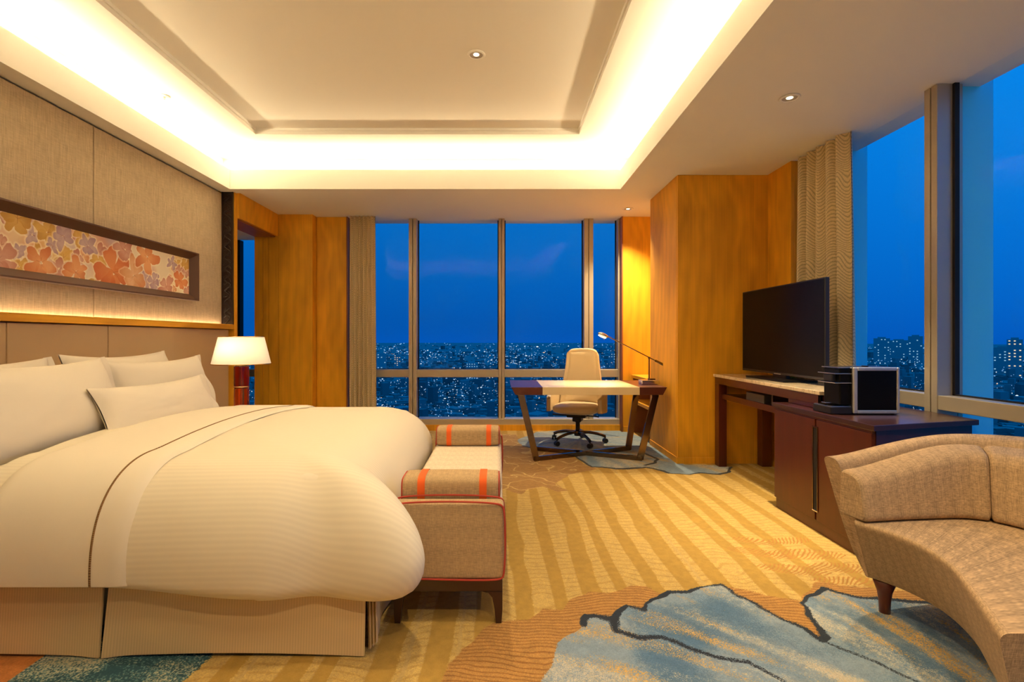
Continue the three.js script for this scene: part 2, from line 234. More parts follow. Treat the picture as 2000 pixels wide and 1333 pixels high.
// ------------------------------------------------------------------ ceiling: soffit, light cove, stepped recess
const CL = 2.775, TX0 = -2.81, TX1 = 1.265, TD0 = 0.56, TD1 = 5.34, LIP = 2.965, UP = 3.13, IN = 3.185;
{
  const c = struct('ceiling', 'cream plaster ceiling with a lit cove and stepped recess');
  // soffit round the tray (its bottom at CL)
  part(c, 'soffit_panel', box(TX1 + 0.15, 3.0, CL, CL + 0.07, -1.2, 7.0), plaster);
  part(c, 'soffit_panel', box(TX0 - 0.15, TX1 + 0.15, CL, CL + 0.07, TD1 + 0.15, 7.0), plaster);
  part(c, 'soffit_panel', box(TX0 - 0.15, TX1 + 0.15, CL, CL + 0.07, -1.2, TD0 - 0.15), plaster);
  part(c, 'soffit_panel', box(-3.15, TX0 - 0.1501, CL, CL + 0.07, 5.46, 7.0), plaster); part(c, 'soffit_panel', box(-2.9995, TX0 - 0.1501, CL, CL + 0.07, -1.2, 5.4599), plaster);
  // border strip, a finger lower than the soffit
  const b = 0.013;
  part(c, 'border_strip', box(TX0 - 0.15, TX0 - 0.02, CL - b, CL + 0.07, TD0 - 0.15, TD1 + 0.15), plaster);
  part(c, 'border_strip', box(TX1 + 0.02, TX1 + 0.15, CL - b, CL + 0.07, TD0 - 0.15, TD1 + 0.15), plaster);
  part(c, 'border_strip', box(TX0 - 0.02, TX1 + 0.02, CL - b, CL + 0.07, TD1 + 0.02, TD1 + 0.15), plaster);
  part(c, 'border_strip', box(TX0 - 0.02, TX1 + 0.02, CL - b, CL + 0.07, TD0 - 0.15, TD0 - 0.02), plaster);
  // fascia boards: the lip in front of the cove
  const t = 0.02;
  part(c, 'fascia_board', box(TX0 - t, TX0, CL - b, LIP, TD0, TD1), plaster);
  part(c, 'fascia_board', box(TX1, TX1 + t, CL - b, LIP, TD0, TD1), plaster);
  part(c, 'fascia_board', box(TX0 - t, TX1 + t, CL - b, LIP, TD1, TD1 + t), plaster);
  part(c, 'fascia_board', box(TX0 - t, TX1 + t, CL - b, LIP, TD0 - t, TD0), plaster);
  // outer wall of the cove channel
  part(c, 'cove_wall', box(TX1 + 0.16, TX1 + 0.18, CL + 0.07, UP, TD0 - 0.18, TD1 + 0.18), plaster);
  part(c, 'cove_wall', box(TX0 - 0.157, TX0 - 0.15, CL + 0.0701, UP, TD0 - 0.15, TD1 + 0.155), plaster);
  part(c, 'cove_wall', box(TX0 - 0.18, TX1 + 0.18, CL + 0.07, UP, TD1 + 0.16, TD1 + 0.18), plaster);
  part(c, 'cove_wall', box(TX0 - 0.18, TX1 + 0.18, CL + 0.07, UP, TD0 - 0.18, TD0 - 0.16), plaster);
  // upper ceiling with its recess
  const s = 0.51, x0 = TX0 + s, x1 = TX1 - s, d0 = TD0 + s, d1 = TD1 - s;
  part(c, 'upper_panel', box(-3.15, x0, UP, UP + 0.15, -1.2, 7.0), plaster); part(c, 'upper_panel', box(x1, 3.0, UP, UP + 0.15, -1.2, 7.0), plaster);
  part(c, 'upper_panel', box(x0, x1, UP, UP + 0.15, d1, 7.0), plaster); part(c, 'upper_panel', box(x0, x1, UP, UP + 0.15, -1.2, d0), plaster);
  part(c, 'recess_panel', box(x0, x1, IN, IN + 0.1, d0, d1), plaster);
  part(c, 'recess_bead', strip([box(x0, x0 + 0.012, UP + 0.03, IN, d0, d1), box(x1 - 0.012, x1, UP + 0.03, IN, d0, d1), box(x0, x1, UP + 0.03, IN, d1 - 0.012, d1), box(x0, x1, UP + 0.03, IN, d0, d0 + 0.012)]), plaster);
  part(c, 'roof_slab', box(-4.7, 3.0, 3.3, 3.45, -1.2, 7.0), plasterSide);
}
const TILT = 1.4;
function coveStrip(label, x0, x1, d0, d1, inx, ind) {                // warm strip lying in the channel, shining up and into the room
  const t = thing('cove_light', label, 'light strip', [(x0 + x1) / 2, CL + 0.07, (d0 + d1) / 2], 'hidden strips of the ceiling cove');
  part(t, 'profile', box(x0, x1, CL + 0.0705, CL + 0.147, d0, d1), silver); part(t, 'diffuser', box(x0 + 0.005, x1 - 0.005, CL + 0.147, CL + 0.155, d0 + 0.005, d1 - 0.005), glow(2));
  const len = Math.max(x1 - x0, d1 - d0) - 0.01, across = Math.min(x1 - x0, d1 - d0) - 0.01, l = new THREE.RectAreaLight(WARM, COVE, x1 - x0 > d1 - d0 ? len : across, x1 - x0 > d1 - d0 ? across : len);
  l.name = 'light'; l.position.set(0, 0.102, 0); t.add(l); l.up.set(x1 - x0 > d1 - d0 ? 0 : 1, x1 - x0 > d1 - d0 ? 1 : 0, 0);
  l.rotation.order = 'ZXY'; l.rotation.set(Math.PI / 2 - ind * TILT, 0, 0); if (inx) l.rotation.set(Math.PI / 2, 0, -inx * TILT);   // faces up, tilted into the room
}
coveStrip('hidden warm light strip in the ceiling cove along the headboard wall', TX0 - 0.12, TX0 - 0.07, TD0, TD1, 1, 0);
coveStrip('hidden warm light strip in the ceiling cove nearest the television', TX1 + 0.07, TX1 + 0.12, TD0, TD1, -1, 0);
coveStrip('hidden warm light strip in the ceiling cove in front of the back window', TX0, TX1, TD1 + 0.07, TD1 + 0.12, 0, -1);
coveStrip('hidden warm light strip in the ceiling cove behind the viewer', TX0, TX1, TD0 - 0.12, TD0 - 0.07, 0, 1);

// ------------------------------------------------------------------ walls
{
  const w = struct('wall_left', 'headboard wall');
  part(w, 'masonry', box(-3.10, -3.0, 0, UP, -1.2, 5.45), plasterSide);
  for (const [a, b] of [[-1.19, 2.172], [2.178, 3.722], [3.728, 5.44]]) part(w, 'fabric_panel', box(-2.999, -2.95, 1.30, 2.747, a, b, 0.004), clothWall, 'woven beige fabric panel');
}
{ // near jamb of the opening and the wooden beam over it
  const w = struct('door_1', 'honey wood lined opening');
  part(w, 'jamb', box(-3.10, -2.822, 0, CL, 5.462, 5.52), honey);
  part(w, 'lintel', box(-3.10, -2.80, 2.50, CL - 0.001, 5.52, 6.478), honey); part(w, 'lintel_lining', box(-3.08, -2.83, 2.485, 2.4995, 5.525, 6.47), honeyDark);
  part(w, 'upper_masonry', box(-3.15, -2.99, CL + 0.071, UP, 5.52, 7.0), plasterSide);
}
{ // carved dark strip at the end of the fabric wall
  const carved = phys({ color: new THREE.Color(0.018, 0.008, 0.006), roughness: 0.35 });
  const t = thing('carved_strip', 'dark carved wooden strip with leaf scrolls at the end of the fabric wall', 'wall trim', [-2.89, 1.347, 5.45]);
  part(t, 'backing', box(-2.949, -2.83, 1.347, CL - 0.002, 5.445, 5.461), carved);
  part(t, 'edge_bead', strip([box(-2.949, -2.941, 1.35, CL - 0.004, 5.438, 5.445), box(-2.838, -2.83, 1.35, CL - 0.004, 5.438, 5.445)]), carved);
  const r = rng(5), vine = [];
  for (let i = 0; i < 24; i++) { const y = 1.36 + i * 0.0585; vine.push([-2.89 + (i % 2 ? 0.03 : -0.03), y, 5.440]); }
  part(t, 'vine', tube(vine, 0.0065, 160, 6), carved);
  for (let i = 0; i < 40; i++) {
    const g = new THREE.SphereGeometry(1, 10, 6); g.scale(0.011, 0.027, 0.004); g.rotateZ((i % 2 ? 1 : -1) * (0.5 + r() * 0.7)); g.translate(-2.89 + (i % 2 ? 0.022 : -0.022), 1.375 + i * 0.0345, -5.4415); part(t, 'leaf', g, carved);
  }
}
{
  const w = struct('wall_back', 'honey wood panels beside the back window');
  const pn = (x0, x1, d0, d1, m = honey, y1 = CL - 0.0005) => part(w, 'panel', box(x0, x1, 0, y1, d0, d1, 0.002), m);
  pn(-3.10, -2.997, 6.485, 6.90); pn(-2.993, -2.922, 6.488, 6.90); pn(-2.918, -2.792, 6.485, 6.90); pn(-2.788, -2.362, 6.48, 6.90); pn(-2.358, -1.975, 6.62, 6.90);
  pn(-1.972, -1.955, 6.60, 6.90, honeyDark); pn(1.575, 1.592, 6.58, 6.90, honeyDark); pn(1.594, 2.20, 6.60, 6.90);
  part(w, 'skirting', strip([box(-3.10, -2.37, 0, 0.07, 6.470, 6.4795), box(1.60, 2.1, 0, 0.07, 6.59, 6.5995)]), honey);
}
{
  const w = struct('wall_column', 'honey wood clad column');
  part(w, 'panel', box(1.715, 2.58, 0, CL - 0.0005, 4.92, 4.95, 0.002), honey); part(w, 'panel', box(1.712, 1.74, 0, CL - 0.0005, 4.951, 5.80, 0.002), honey);
  part(w, 'panel', box(2.58, 2.61, 0, CL - 0.0005, 4.53, 4.949, 0.002), honey); part(w, 'panel', box(2.611, 2.90, 0, CL - 0.0005, 4.53, 4.56, 0.002), honey);
  part(w, 'core', box(1.742, 2.95, 0, CL - 0.001, 4.952, 5.798), plasterSide); part(w, 'core', box(2.612, 2.95, 0, CL - 0.001, 4.562, 4.95), plasterSide);
  part(w, 'niche_back', box(2.08, 2.12, 0, CL - 0.001, 5.80, 6.599), honey);
  part(w, 'core', box(2.121, 2.95, 0, CL - 0.001, 5.80, 7.0), plasterSide);
  part(w, 'skirting', strip([box(1.705, 2.578, 0, 0.06, 4.912, 4.9195), box(1.704, 1.7115, 0, 0.06, 4.915, 5.80), box(2.572, 2.5795, 0, 0.06, 4.53, 4.919)]), honey);
}
{ // shelves in the niche behind the column
  const t = thing('niche_shelf', 'low honey wood shelves built into the niche behind the column', 'shelf', [1.88, 0, 6.19]);
  for (const [y, l] of [[0.70, 'upper shelf board'], [0.385, 'lower shelf board']]) part(t, 'shelf_board', box(1.70, 2.079, y, y + 0.04, 5.805, 6.585, 0.003, true), honey, l);
  part(t, 'side_board', box(1.72, 2.079, 0, 0.70, 6.55, 6.59, 0.003), honeyDark); part(t, 'side_board', box(1.72, 2.079, 0, 0.70, 5.803, 5.84, 0.003), honeyDark);
}
{
  const w = struct('wall_front', 'plain wall behind the viewer');
  part(w, 'masonry', box(-4.7, 3.0, 0, UP, -1.25, -1.2), plasterSide);
}
{ // the room beyond the opening
  const w = struct('wall_bathroom', 'room seen through the opening');
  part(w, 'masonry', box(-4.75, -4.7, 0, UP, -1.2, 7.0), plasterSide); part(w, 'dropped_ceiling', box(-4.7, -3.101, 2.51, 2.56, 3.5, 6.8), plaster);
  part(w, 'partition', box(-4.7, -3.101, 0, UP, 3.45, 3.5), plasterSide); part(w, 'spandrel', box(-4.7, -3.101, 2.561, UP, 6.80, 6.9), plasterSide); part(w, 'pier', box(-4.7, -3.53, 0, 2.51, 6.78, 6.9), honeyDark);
}

// ------------------------------------------------------------------ windows
{
  const w = struct('window_1', 'back window wall'), G = 6.83, B = 0.15, T0 = 0.695, T1 = 0.795;
  const xs = [[-1.955, -1.93], [-1.185, -1.08], [-0.008, 0.070], [1.112, 1.232], [1.555, 1.575]];
  for (const [a, b] of xs) { const m = (a + b) / 2; if (b - a < 0.05) { part(w, 'mullion', box(a, b, B, CL - 0.001, 6.70, 6.88, 0.004), alu); continue; } part(w, 'mullion', box(a, m - 0.004, B, CL - 0.001, 6.70, 6.88, 0.003), alu); part(w, 'mullion', box(m + 0.004, b, B, CL - 0.001, 6.70, 6.88, 0.003), alu); part(w, 'mullion_joint', box(m - 0.004, m + 0.004, B, CL - 0.001, 6.74, 6.87), alu); }
  for (let i = 0; i < 4; i++) { const a = xs[i][1], b = xs[i + 1][0]; part(w, 'transom', box(a, b, T0, T1, 6.705, 6.88, 0.004), alu); part(w, 'pane', box(a, b, T1, CL - 0.002, G, G + 0.006), glass); part(w, 'pane', box(a, b, B + 0.02, T0, G, G + 0.006), glass); part(w, 'gasket', strip([box(b - 0.014, b, T1, CL - 0.002, G - 0.02, G - 0.001), box(a, a + 0.014, T1, CL - 0.002, G - 0.02, G - 0.001), box(a, b, T1, T1 + 0.008, G - 0.02, G - 0.001), box(b - 0.012, b, B, T0, G - 0.02, G - 0.001), box(a, a + 0.012, B, T0, G - 0.02, G - 0.001)]), gapBlack); }
  part(w, 'sill', box(-1.955, 1.575, 0.02, B, 6.69, 6.90, 0.006), alu); part(w, 'skirting', box(-1.955, 1.575, 0, 0.075, 6.674, 6.6895), honey);
}
{
  const w = struct('window_2', 'window wall beside the cabinet'), GX = 2.825, B = 0.12, T0 = 0.762, T1 = 0.85;
  const ms = [-1.16, -0.07, 1.02, 2.11, 3.206, 4.30];
  for (const m of ms) {
    part(w, 'mullion', box(2.70, 2.86, B, CL - 0.001, m - 0.048, m - 0.004, 0.003), alu); part(w, 'mullion', box(2.70, 2.86, B, CL - 0.001, m + 0.004, m + 0.048, 0.003), alu); part(w, 'mullion_joint', box(2.74, 2.85, B, CL - 0.001, m - 0.004, m + 0.004), alu);
    part(w, 'fin', box(2.89, 3.085, -6, 8, m - 0.012, m + 0.012, 0.004), std({ color: new THREE.Color(0.16, 0.86, 0.97), roughness: 0.5 }), 'pale blue vertical fin outside the glass');
  }
  for (let i = 0; i < 5; i++) { const a = ms[i] + 0.048, b = ms[i + 1] - 0.048; part(w, 'transom', box(2.705, 2.86, T0, T1, a, b, 0.004), alu); part(w, 'pane', box(GX, GX + 0.006, T1, CL - 0.002, a, b), glass); part(w, 'pane', box(GX, GX + 0.006, B, T0, a, b), glass); part(w, 'gasket', strip([box(GX - 0.03, GX - 0.001, T1, CL - 0.002, b - 0.018, b), box(GX - 0.03, GX - 0.001, T1, CL - 0.002, a, a + 0.012), box(GX - 0.03, GX - 0.001, T1, T1 + 0.008, a, b)]), gapBlack); }
  part(w, 'sill', box(2.69, 2.90, 0, B, -1.2, 4.53, 0.006), alu);
}
{
  const w = struct('window_3', 'bathroom window');
  part(w, 'mullion', box(-3.53, -3.435, 0, 2.51, 6.78, 6.88, 0.003), gapBlack); part(w, 'transom', box(-3.435, -3.101, 0.695, 0.795, 6.79, 6.88, 0.003), alu);
  part(w, 'pane', box(-3.435, -3.101, 0.795, 2.509, 6.83, 6.836), glass); part(w, 'pane', box(-3.435, -3.101, 0.1, 0.695, 6.83, 6.836), glass); part(w, 'sill', box(-3.435, -3.101, 0, 0.1, 6.79, 6.9), alu);
}

// ------------------------------------------------------------------ curtains
const curtainCloth = std({ map: tex(512, 512, (u, v) => { const wv = 0.5 + 0.5 * Math.sin((v * 24 + 1.1 * Math.sin(u * 6.283 * 4) + fbm(u * 4, v * 4, 2, 4, 4) * 3) * 6.283), g = fbm(u * 120, v * 120, 2, 120, 120), k = 0.92 + 0.12 * (g - 0.5) - 0.15 * smooth(0.55, 0.9, wv); return [248 * k, 226 * k, 176 * k]; }, true, 0.5, 0.62), roughness: 0.8 });
function curtain(label, path, folds, amp, pos) {                    // path(t, y) -> [x, d] centre line with outward [nx, nd]
  const n = folds * 14, H = CL - 0.004, y0 = 0.015, r = rng(folds), phase = Array.from({ length: folds + 2 }, () => r());
  const at = (t, v, side) => {
    const y = mix(y0, H, v), [x, d, nx, nd] = path(t, v), k = t * folds, w = phase[Math.floor(k)] * (1 - k % 1) + phase[Math.floor(k) + 1] * (k % 1);
    const a = amp * (0.65 + 0.7 * w) * (0.8 + 0.3 * (1 - v)) * Math.sin(k * 6.283 + 0.5 * Math.sin(v * 2 + w * 4)) + side * 0.003;
    return [x + nx * a, y, d + nd * a, t * folds * 0.17, y];
  };
  const front = grid(n, 24, (t, v) => at(t, v, 1)), back = grid(n, 24, (t, v) => at(t, v, -1), true);
  const t = thing('curtain', label, 'curtain', pos); part(t, 'cloth', strip([front, back]), curtainCloth); return t;
}
curtain('beige wave-patterned curtain hanging at the edge of the back window', (t, v) => [mix(-1.915, mix(-1.57, -1.585, v), t), 6.56, 0, -1], 6, 0.030, [-1.74, 0, 6.56]);
curtain('beige wave-patterned curtain hanging behind the television', (t, v) => [mix(2.63, 2.632, t), mix(mix(4.50, 4.47, v), mix(3.78, 3.86, v), t), -1, 0], 5, 0.046, [2.63, 0, 4.15]);

// ------------------------------------------------------------------ headboard, shelf light and picture
{
  const t = thing('headboard', 'long taupe leather panelled headboard with a wooden ledge behind the bed', 'headboard', [-2.9, 0, 2.95]);
  part(t, 'backing', box(-2.949, -2.915, 0.05, 1.30, 0.44, 5.44), honeyDark);
  const cuts = [0.45, 1.40, 2.20, 2.97, 3.74, 4.50, 5.44];
  for (let i = 0; i < 6; i++) { const end = i === 0 || i === 5; part(t, 'leather_panel', box(-2.914, end ? -2.872 : -2.855, 0.06, 1.296, cuts[i] + (end ? 0.006 : 0.002), cuts[i + 1] - (i === 4 || i === 0 ? 0.008 : 0.002), 0.008), leather); }
  part(t, 'ledge', box(-2.925, -2.828, 1.301, 1.345, 0.44, 5.46, 0.003, true), honey); part(t, 'ledge_lip', box(-2.838, -2.828, 1.345, 1.352, 0.44, 5.46), honey);
}
{
  const t = thing('shelf_light', 'warm light strip along the headboard ledge washing the fabric wall', 'light strip', [-2.937, 1.30, 2.95]);
  part(t, 'profile', box(-2.948, -2.926, 1.302, 1.318, 0.46, 5.42), silver); part(t, 'diffuser', box(-2.946, -2.928, 1.318, 1.324, 0.47, 5.41), glow(2.5));
  const l = new THREE.RectAreaLight(WARM, SHELF_GLOW, 0.018, 4.94); l.name = 'light'; l.rotation.x = Math.PI / 2; l.position.set(0, 0.026, 0); t.add(l);
}
{
  const t = thing('framed_picture', 'long horizontal picture of orange and mauve blossoms in a brown box frame', 'picture', [-2.93, 1.56, 2.95]);
  const D0 = 1.0, D1 = 4.905, Y0 = 1.56, Y1 = 2.015, f = 0.012, xb = -2.949, xf = -2.872, ix = -2.935;
  const cv = document.createElement('canvas'); cv.width = 2048; cv.height = 240; const g = cv.getContext('2d'), r = rng(11);
  g.fillStyle = '#ecdcbc'; g.fillRect(0, 0, 2048, 240);
  const soft = (x, y, R, c, a) => { const q = g.createRadialGradient(x, y, 0, x, y, R); q.addColorStop(0, c + a + ')'); q.addColorStop(1, c + '0)'); g.fillStyle = q; g.fillRect(x - R, y - R, 2 * R, 2 * R); };
  for (let i = 0; i < 70; i++) soft(r() * 2048, r() * 240, 40 + r() * 90, ['rgba(150,120,170,', 'rgba(236,190,90,', 'rgba(226,150,110,', 'rgba(250,240,210,'][Math.floor(r() * 4)], 0.55);
  const rgbOf = (h) => [1, 3, 5].map((k) => parseInt(h.slice(k, k + 2), 16));
  const blossom = (x, y, R, c1, c2, n, rot) => {                     // loose watercolour petals, each its own tone, with a pale bleed round them
    const A = rgbOf(c1), B = rgbOf(c2), outline = (a, L, W, grow) => { g.beginPath(); for (let k = 0; k <= 18; k++) { const t = (k / 18) * 6.283, wob = 1 + 0.16 * Math.sin(t * 3 + a * 5 + R) + 0.08 * Math.sin(t * 5 + x), px = L * 0.55 + Math.cos(t) * (L * 0.52 * wob + grow), py = Math.sin(t) * (W * wob * (0.75 + 0.25 * Math.cos(t)) + grow); const X2 = x + px * Math.cos(a) - py * Math.sin(a), Y2 = y + px * Math.sin(a) + py * Math.cos(a); k ? g.lineTo(X2, Y2) : g.moveTo(X2, Y2); } g.closePath(); };
    const P = Array.from({ length: n }, (_, i) => [rot + (i / n) * 6.283 + (r() - 0.5) * 0.5, R * (0.7 + 0.45 * r()), R * (0.34 + 0.14 * r()), r()]);
    g.fillStyle = 'rgba(252,240,206,0.35)'; for (const q of [7, 4]) for (const [a, L, W] of P) { outline(a, L, W, q); g.fill(); }
    for (const [a, L, W, k] of P) { const gr = g.createRadialGradient(x, y, 1, x + Math.cos(a) * L * 0.5, y + Math.sin(a) * L * 0.5, L * 0.8), at = (q) => `rgba(${A.map((v, i) => Math.round(mix(v, B[i], q))).join(',')},0.9)`; gr.addColorStop(0, at(0.85)); gr.addColorStop(0.55, at(0.2 + 0.7 * k)); gr.addColorStop(1, at(0.1 * k)); g.fillStyle = gr; outline(a, L, W, 0); g.fill(); }
    g.strokeStyle = 'rgba(130,50,30,0.45)'; g.lineWidth = 1; for (let i = 0; i < 5; i++) { const a = rot + r() * 6.28; g.beginPath(); g.moveTo(x, y); g.lineTo(x + Math.cos(a) * R * 0.3, y + Math.sin(a) * R * 0.3); g.stroke(); }
  };
  const C = [['#c4501e', '#e89a58'], ['#cc6a30', '#f0b478'], ['#b8705a', '#dcaa90'], ['#c48c30', '#e6bc60'], ['#a88490', '#ccb0ac'], ['#d08048', '#eec494']];
  const X = (d) => ((d - D0) / (D1 - D0)) * 2048, hand = [[3.0, 190, 60, 2], [3.12, 40, 50, 3], [3.28, 175, 58, 1], [3.45, 60, 46, 4], [3.55, 190, 50, 1], [3.66, 80, 40, 4], [3.9, 165, 95, 0], [4.02, 60, 52, 2], [4.12, 165, 74, 5], [4.28, 70, 66, 1], [4.36, 180, 40, 4], [4.52, 195, 56, 2], [4.60, 70, 30, 4], [4.72, 150, 50, 0], [4.80, 60, 36, 3], [4.86, 210, 40, 2]];
  for (let i = 0; i < 30; i++) hand.push([1.0 + r() * 1.95, 30 + r() * 190, 34 + r() * 52, Math.floor(r() * 6)]);
  for (let i = 0; i < 34; i++) hand.unshift([3.0 + r() * 1.9, 10 + r() * 220, 24 + r() * 26, 2 + Math.floor(r() * 4)]);
  for (const [d, y, R, k] of hand) blossom(X(d), y, R * 1.08, C[k][0], C[k][1], 5 + Math.floor(r() * 2), r() * 6);
  const map = new THREE.CanvasTexture(cv); map.colorSpace = THREE.SRGBColorSpace;
  const print = new THREE.BoxGeometry(0.01, Y1 - Y0 - 2 * f, D1 - D0 - 2 * f), uv = print.attributes.uv, p = print.attributes.position;
  for (let i = 0; i < p.count; i++) uv.setXY(i, 0.5 - p.getZ(i) / (D1 - D0 - 2 * f), p.getY(i) / (Y1 - Y0 - 2 * f) + 0.5);
  print.translate(ix - 0.005, (Y0 + Y1) / 2, -(D0 + D1) / 2); part(t, 'print', print, std({ map, roughness: 0.6 }));
  const fm = phys({ color: new THREE.Color(0.10, 0.043, 0.02), roughness: 0.5 });
  part(t, 'frame_top', box(xb, xf, Y1 - f, Y1, D0, D1, 0.002, true), fm); part(t, 'frame_bottom', box(xb, xf, Y0, Y0 + f, D0, D1, 0.002, true), fm); part(t, 'frame_side', box(xb, xf, Y0 + f, Y1 - f, D1 - f, D1, 0.002), fm); part(t, 'frame_side', box(xb, xf, Y0 + f, Y1 - f, D0, D0 + f, 0.002), fm);
  const sl = (a, b) => { const s = 0.05; return a === 'b' ? grid(1, 1, (u, v) => [mix(ix, xf - 0.002, v), mix(Y0 + f + s, Y0 + f, v), mix(D0 + f + s * (1 - v), D1 - f - s * (1 - v), u)]) : a === 't' ? grid(1, 1, (u, v) => [mix(ix, xf - 0.002, v), mix(Y1 - f - s, Y1 - f, v), mix(D0 + f + s * (1 - v), D1 - f - s * (1 - v), u)], true) : grid(1, 1, (u, v) => [mix(ix, xf - 0.002, v), mix(Y0 + f + s * (1 - v), Y1 - f - s * (1 - v), u), mix(b ? D1 - f - s : D0 + f + s, b ? D1 - f : D0 + f, v)], !b); };
  part(t, 'bevel', sl('b'), fm); part(t, 'bevel', sl('t'), fm); part(t, 'bevel', sl('s', true), fm); part(t, 'bevel', sl('s', false), fm);
}

// ------------------------------------------------------------------ bed
const BED = { xh: -2.02, xf: -0.90, dn: 2.24, df: 3.66, dc: 2.95, top: 0.705, crown: 0.745 };
// hanging profile of the duvet: q 0..1 from the shoulder to the hem -> [outwards, height]
function hang(q, R, hem, roll, e1) {
  const e = mix(0.82, e1, smooth(0, 0.6, q));
  if (q < 0.8) { const a = (q / 0.8) * Math.PI / 2; return [R * Math.pow(Math.sin(a), e), hem + roll + (BED.top - hem - roll) * Math.pow(Math.cos(a), e)]; }
  const a = ((q - 0.8) / 0.2) * Math.PI * 0.5; return [R - roll * 1.1 * (1 - Math.cos(a)), hem + roll - roll * Math.sin(a)];
}
const crownAt = (k) => mix(BED.top, BED.crown, 1 - k * k);
{
  const t = thing('bed', 'king bed with a pale pleated skirt against the leather headboard', 'bed', [-1.75, 0, 2.95]);
  part(t, 'base', box(-2.84, -0.62, 0.06, 0.30, 2.02, 3.88, 0.02), linen); part(t, 'mattress', box(-2.845, -0.66, 0.30, 0.665, 2.0, 3.90, 0.06), linen);
  const skirt = (label, f, w) => { const g1 = grid(40, 10, (u, v) => { const [x, d, lift] = f(u, v); return [x, mix(lift, 0.335, v), d, u * w, v * 0.33]; }), g2 = grid(40, 10, (u, v) => { const [x, d, lift, nx, nd] = f(u, v); return [x - nx * 0.006, mix(lift, 0.335, v), d - nd * 0.006, u * w, v * 0.33]; }, true); part(t, 'skirt_panel', strip([g1, g2]), skirtCloth, label); };
  const sag = (u) => 0.004 + 0.012 * Math.sin(u * Math.PI);
  skirt('near skirt panel at the head', (u, v) => [mix(-2.84, -1.497 - 0.008 * v, u), 1.955 - 0.028 * (1 - v) - 0.012 * Math.exp(-Math.pow((u - 1) / 0.05, 2)) * (1 - v), sag(u), 0, -1], 1.35);
  skirt('near skirt panel at the foot', (u, v) => [mix(-1.488 + 0.006 * v, -0.508, u), 1.955 - 0.028 * (1 - v) - 0.014 * Math.exp(-Math.pow(u / 0.05, 2)) * (1 - v), sag(u), 0, -1], 0.95);
  skirt('foot skirt panel', (u, v) => [-0.515 + 0.018 * (1 - v) + 0.010 * Math.sin(u * 40) * (1 - v), mix(1.985, 3.92, u), sag(u), 1, 0], 1.9);
  skirt('folded skirt corner', (u, v) => { const k = u * 3; return [-0.506 + 0.035 * u + 0.010 * (1 - v), 1.965 - 0.022 * (1 - v) + 0.012 * Math.sin(k * 6.283), 0.02 + 0.03 * u, 0, -1]; }, 0.2);
  skirt('far skirt panel', (u, v) => [mix(-0.545, -2.84, u), 3.945 + 0.02 * (1 - v), sag(u), 0, 1], 2.3);
}
{
  const per = [], { xh, xf, dn, df } = BED;                          // perimeter: [x, d, nx, nd, reach, hem, roll, exponent]
  for (let i = 0; i <= 60; i++) { const x = mix(xh, xf, i / 60), k = smooth(-1.5, xf, x); per.push([x, dn, 0, -1, mix(0.36, 0.40, k), mix(0.272, 0.232, k), mix(0.035, 0.07, k), mix(0.80, 0.84, k)]); }
  for (let i = 1; i < 40; i++) { const ph = (1 - i / 40) * 90, lobe = Math.exp(-Math.pow((ph - 30) / 17, 2)), a = (ph * Math.PI) / 180; per.push([xf, dn, Math.cos(a), -Math.sin(a), mix(0.42, 0.40, ph / 90) + 0.29 * lobe, mix(0.34, 0.228, smooth(5, 30, ph)) - 0.012 * lobe, 0.07 + 0.06 * lobe, 0.84 + 0.20 * lobe]); }
  for (let i = 0; i <= 50; i++) { const k = i / 50; per.push([xf, mix(dn, df, k), 1, 0, 0.42, 0.34, 0.06, 0.86]); }
  for (let i = 1; i < 30; i++) { const ph = (i / 30) * 90, a = (ph * Math.PI) / 180; per.push([xf, df, Math.cos(a), Math.sin(a), 0.42, mix(0.34, 0.27, ph / 90), 0.06, 0.85]); }
  for (let i = 0; i <= 60; i++) per.push([mix(xf, xh, i / 60), df, 0, 1, 0.36, 0.27, 0.035, 0.80]);
  const N = per.length - 1, rows = 46, arc = [];
  const g = grid(N, rows, (u, v) => {
    const i = Math.round(u * N), [bx, bd, nx, nd, R, hem, roll, e] = per[i];
    if (v <= 0.35) { const k = v / 0.35, sx = Math.min(bx, -1.55), x = mix(sx, bx, k), d = mix(BED.dc, bd, k); arc[i] = 0; const w = 0.006 * (fbm(x * 5, d * 5, 2) - 0.5); return [x, crownAt(k) + w, d, x, d]; }
    const q = (v - 0.35) / 0.65, [o, h] = hang(q, R, hem, roll, e), [o0, h0] = hang(Math.max(0, q - 1 / (rows * 0.65)), R, hem, roll, e); arc[i] = (arc[i] || 0) + Math.hypot(o - o0, h - h0);
    const w = 0.010 * (fbm(bx * 4 + nx * 3, bd * 4 + q * 3, 3) - 0.5) * Math.sin(q * Math.PI);
    return [bx + nx * (o + w), h, bd + nd * (o + w), bx + nx * arc[i], bd + nd * arc[i]];
  }, true);
  g.deleteAttribute('normal'); const soft = mergeVertices(g, 1e-5); soft.computeVertexNormals();
  single('duvet', 'thick white ribbed duvet spread over the bed', 'duvet', soft, duvetCloth);
}
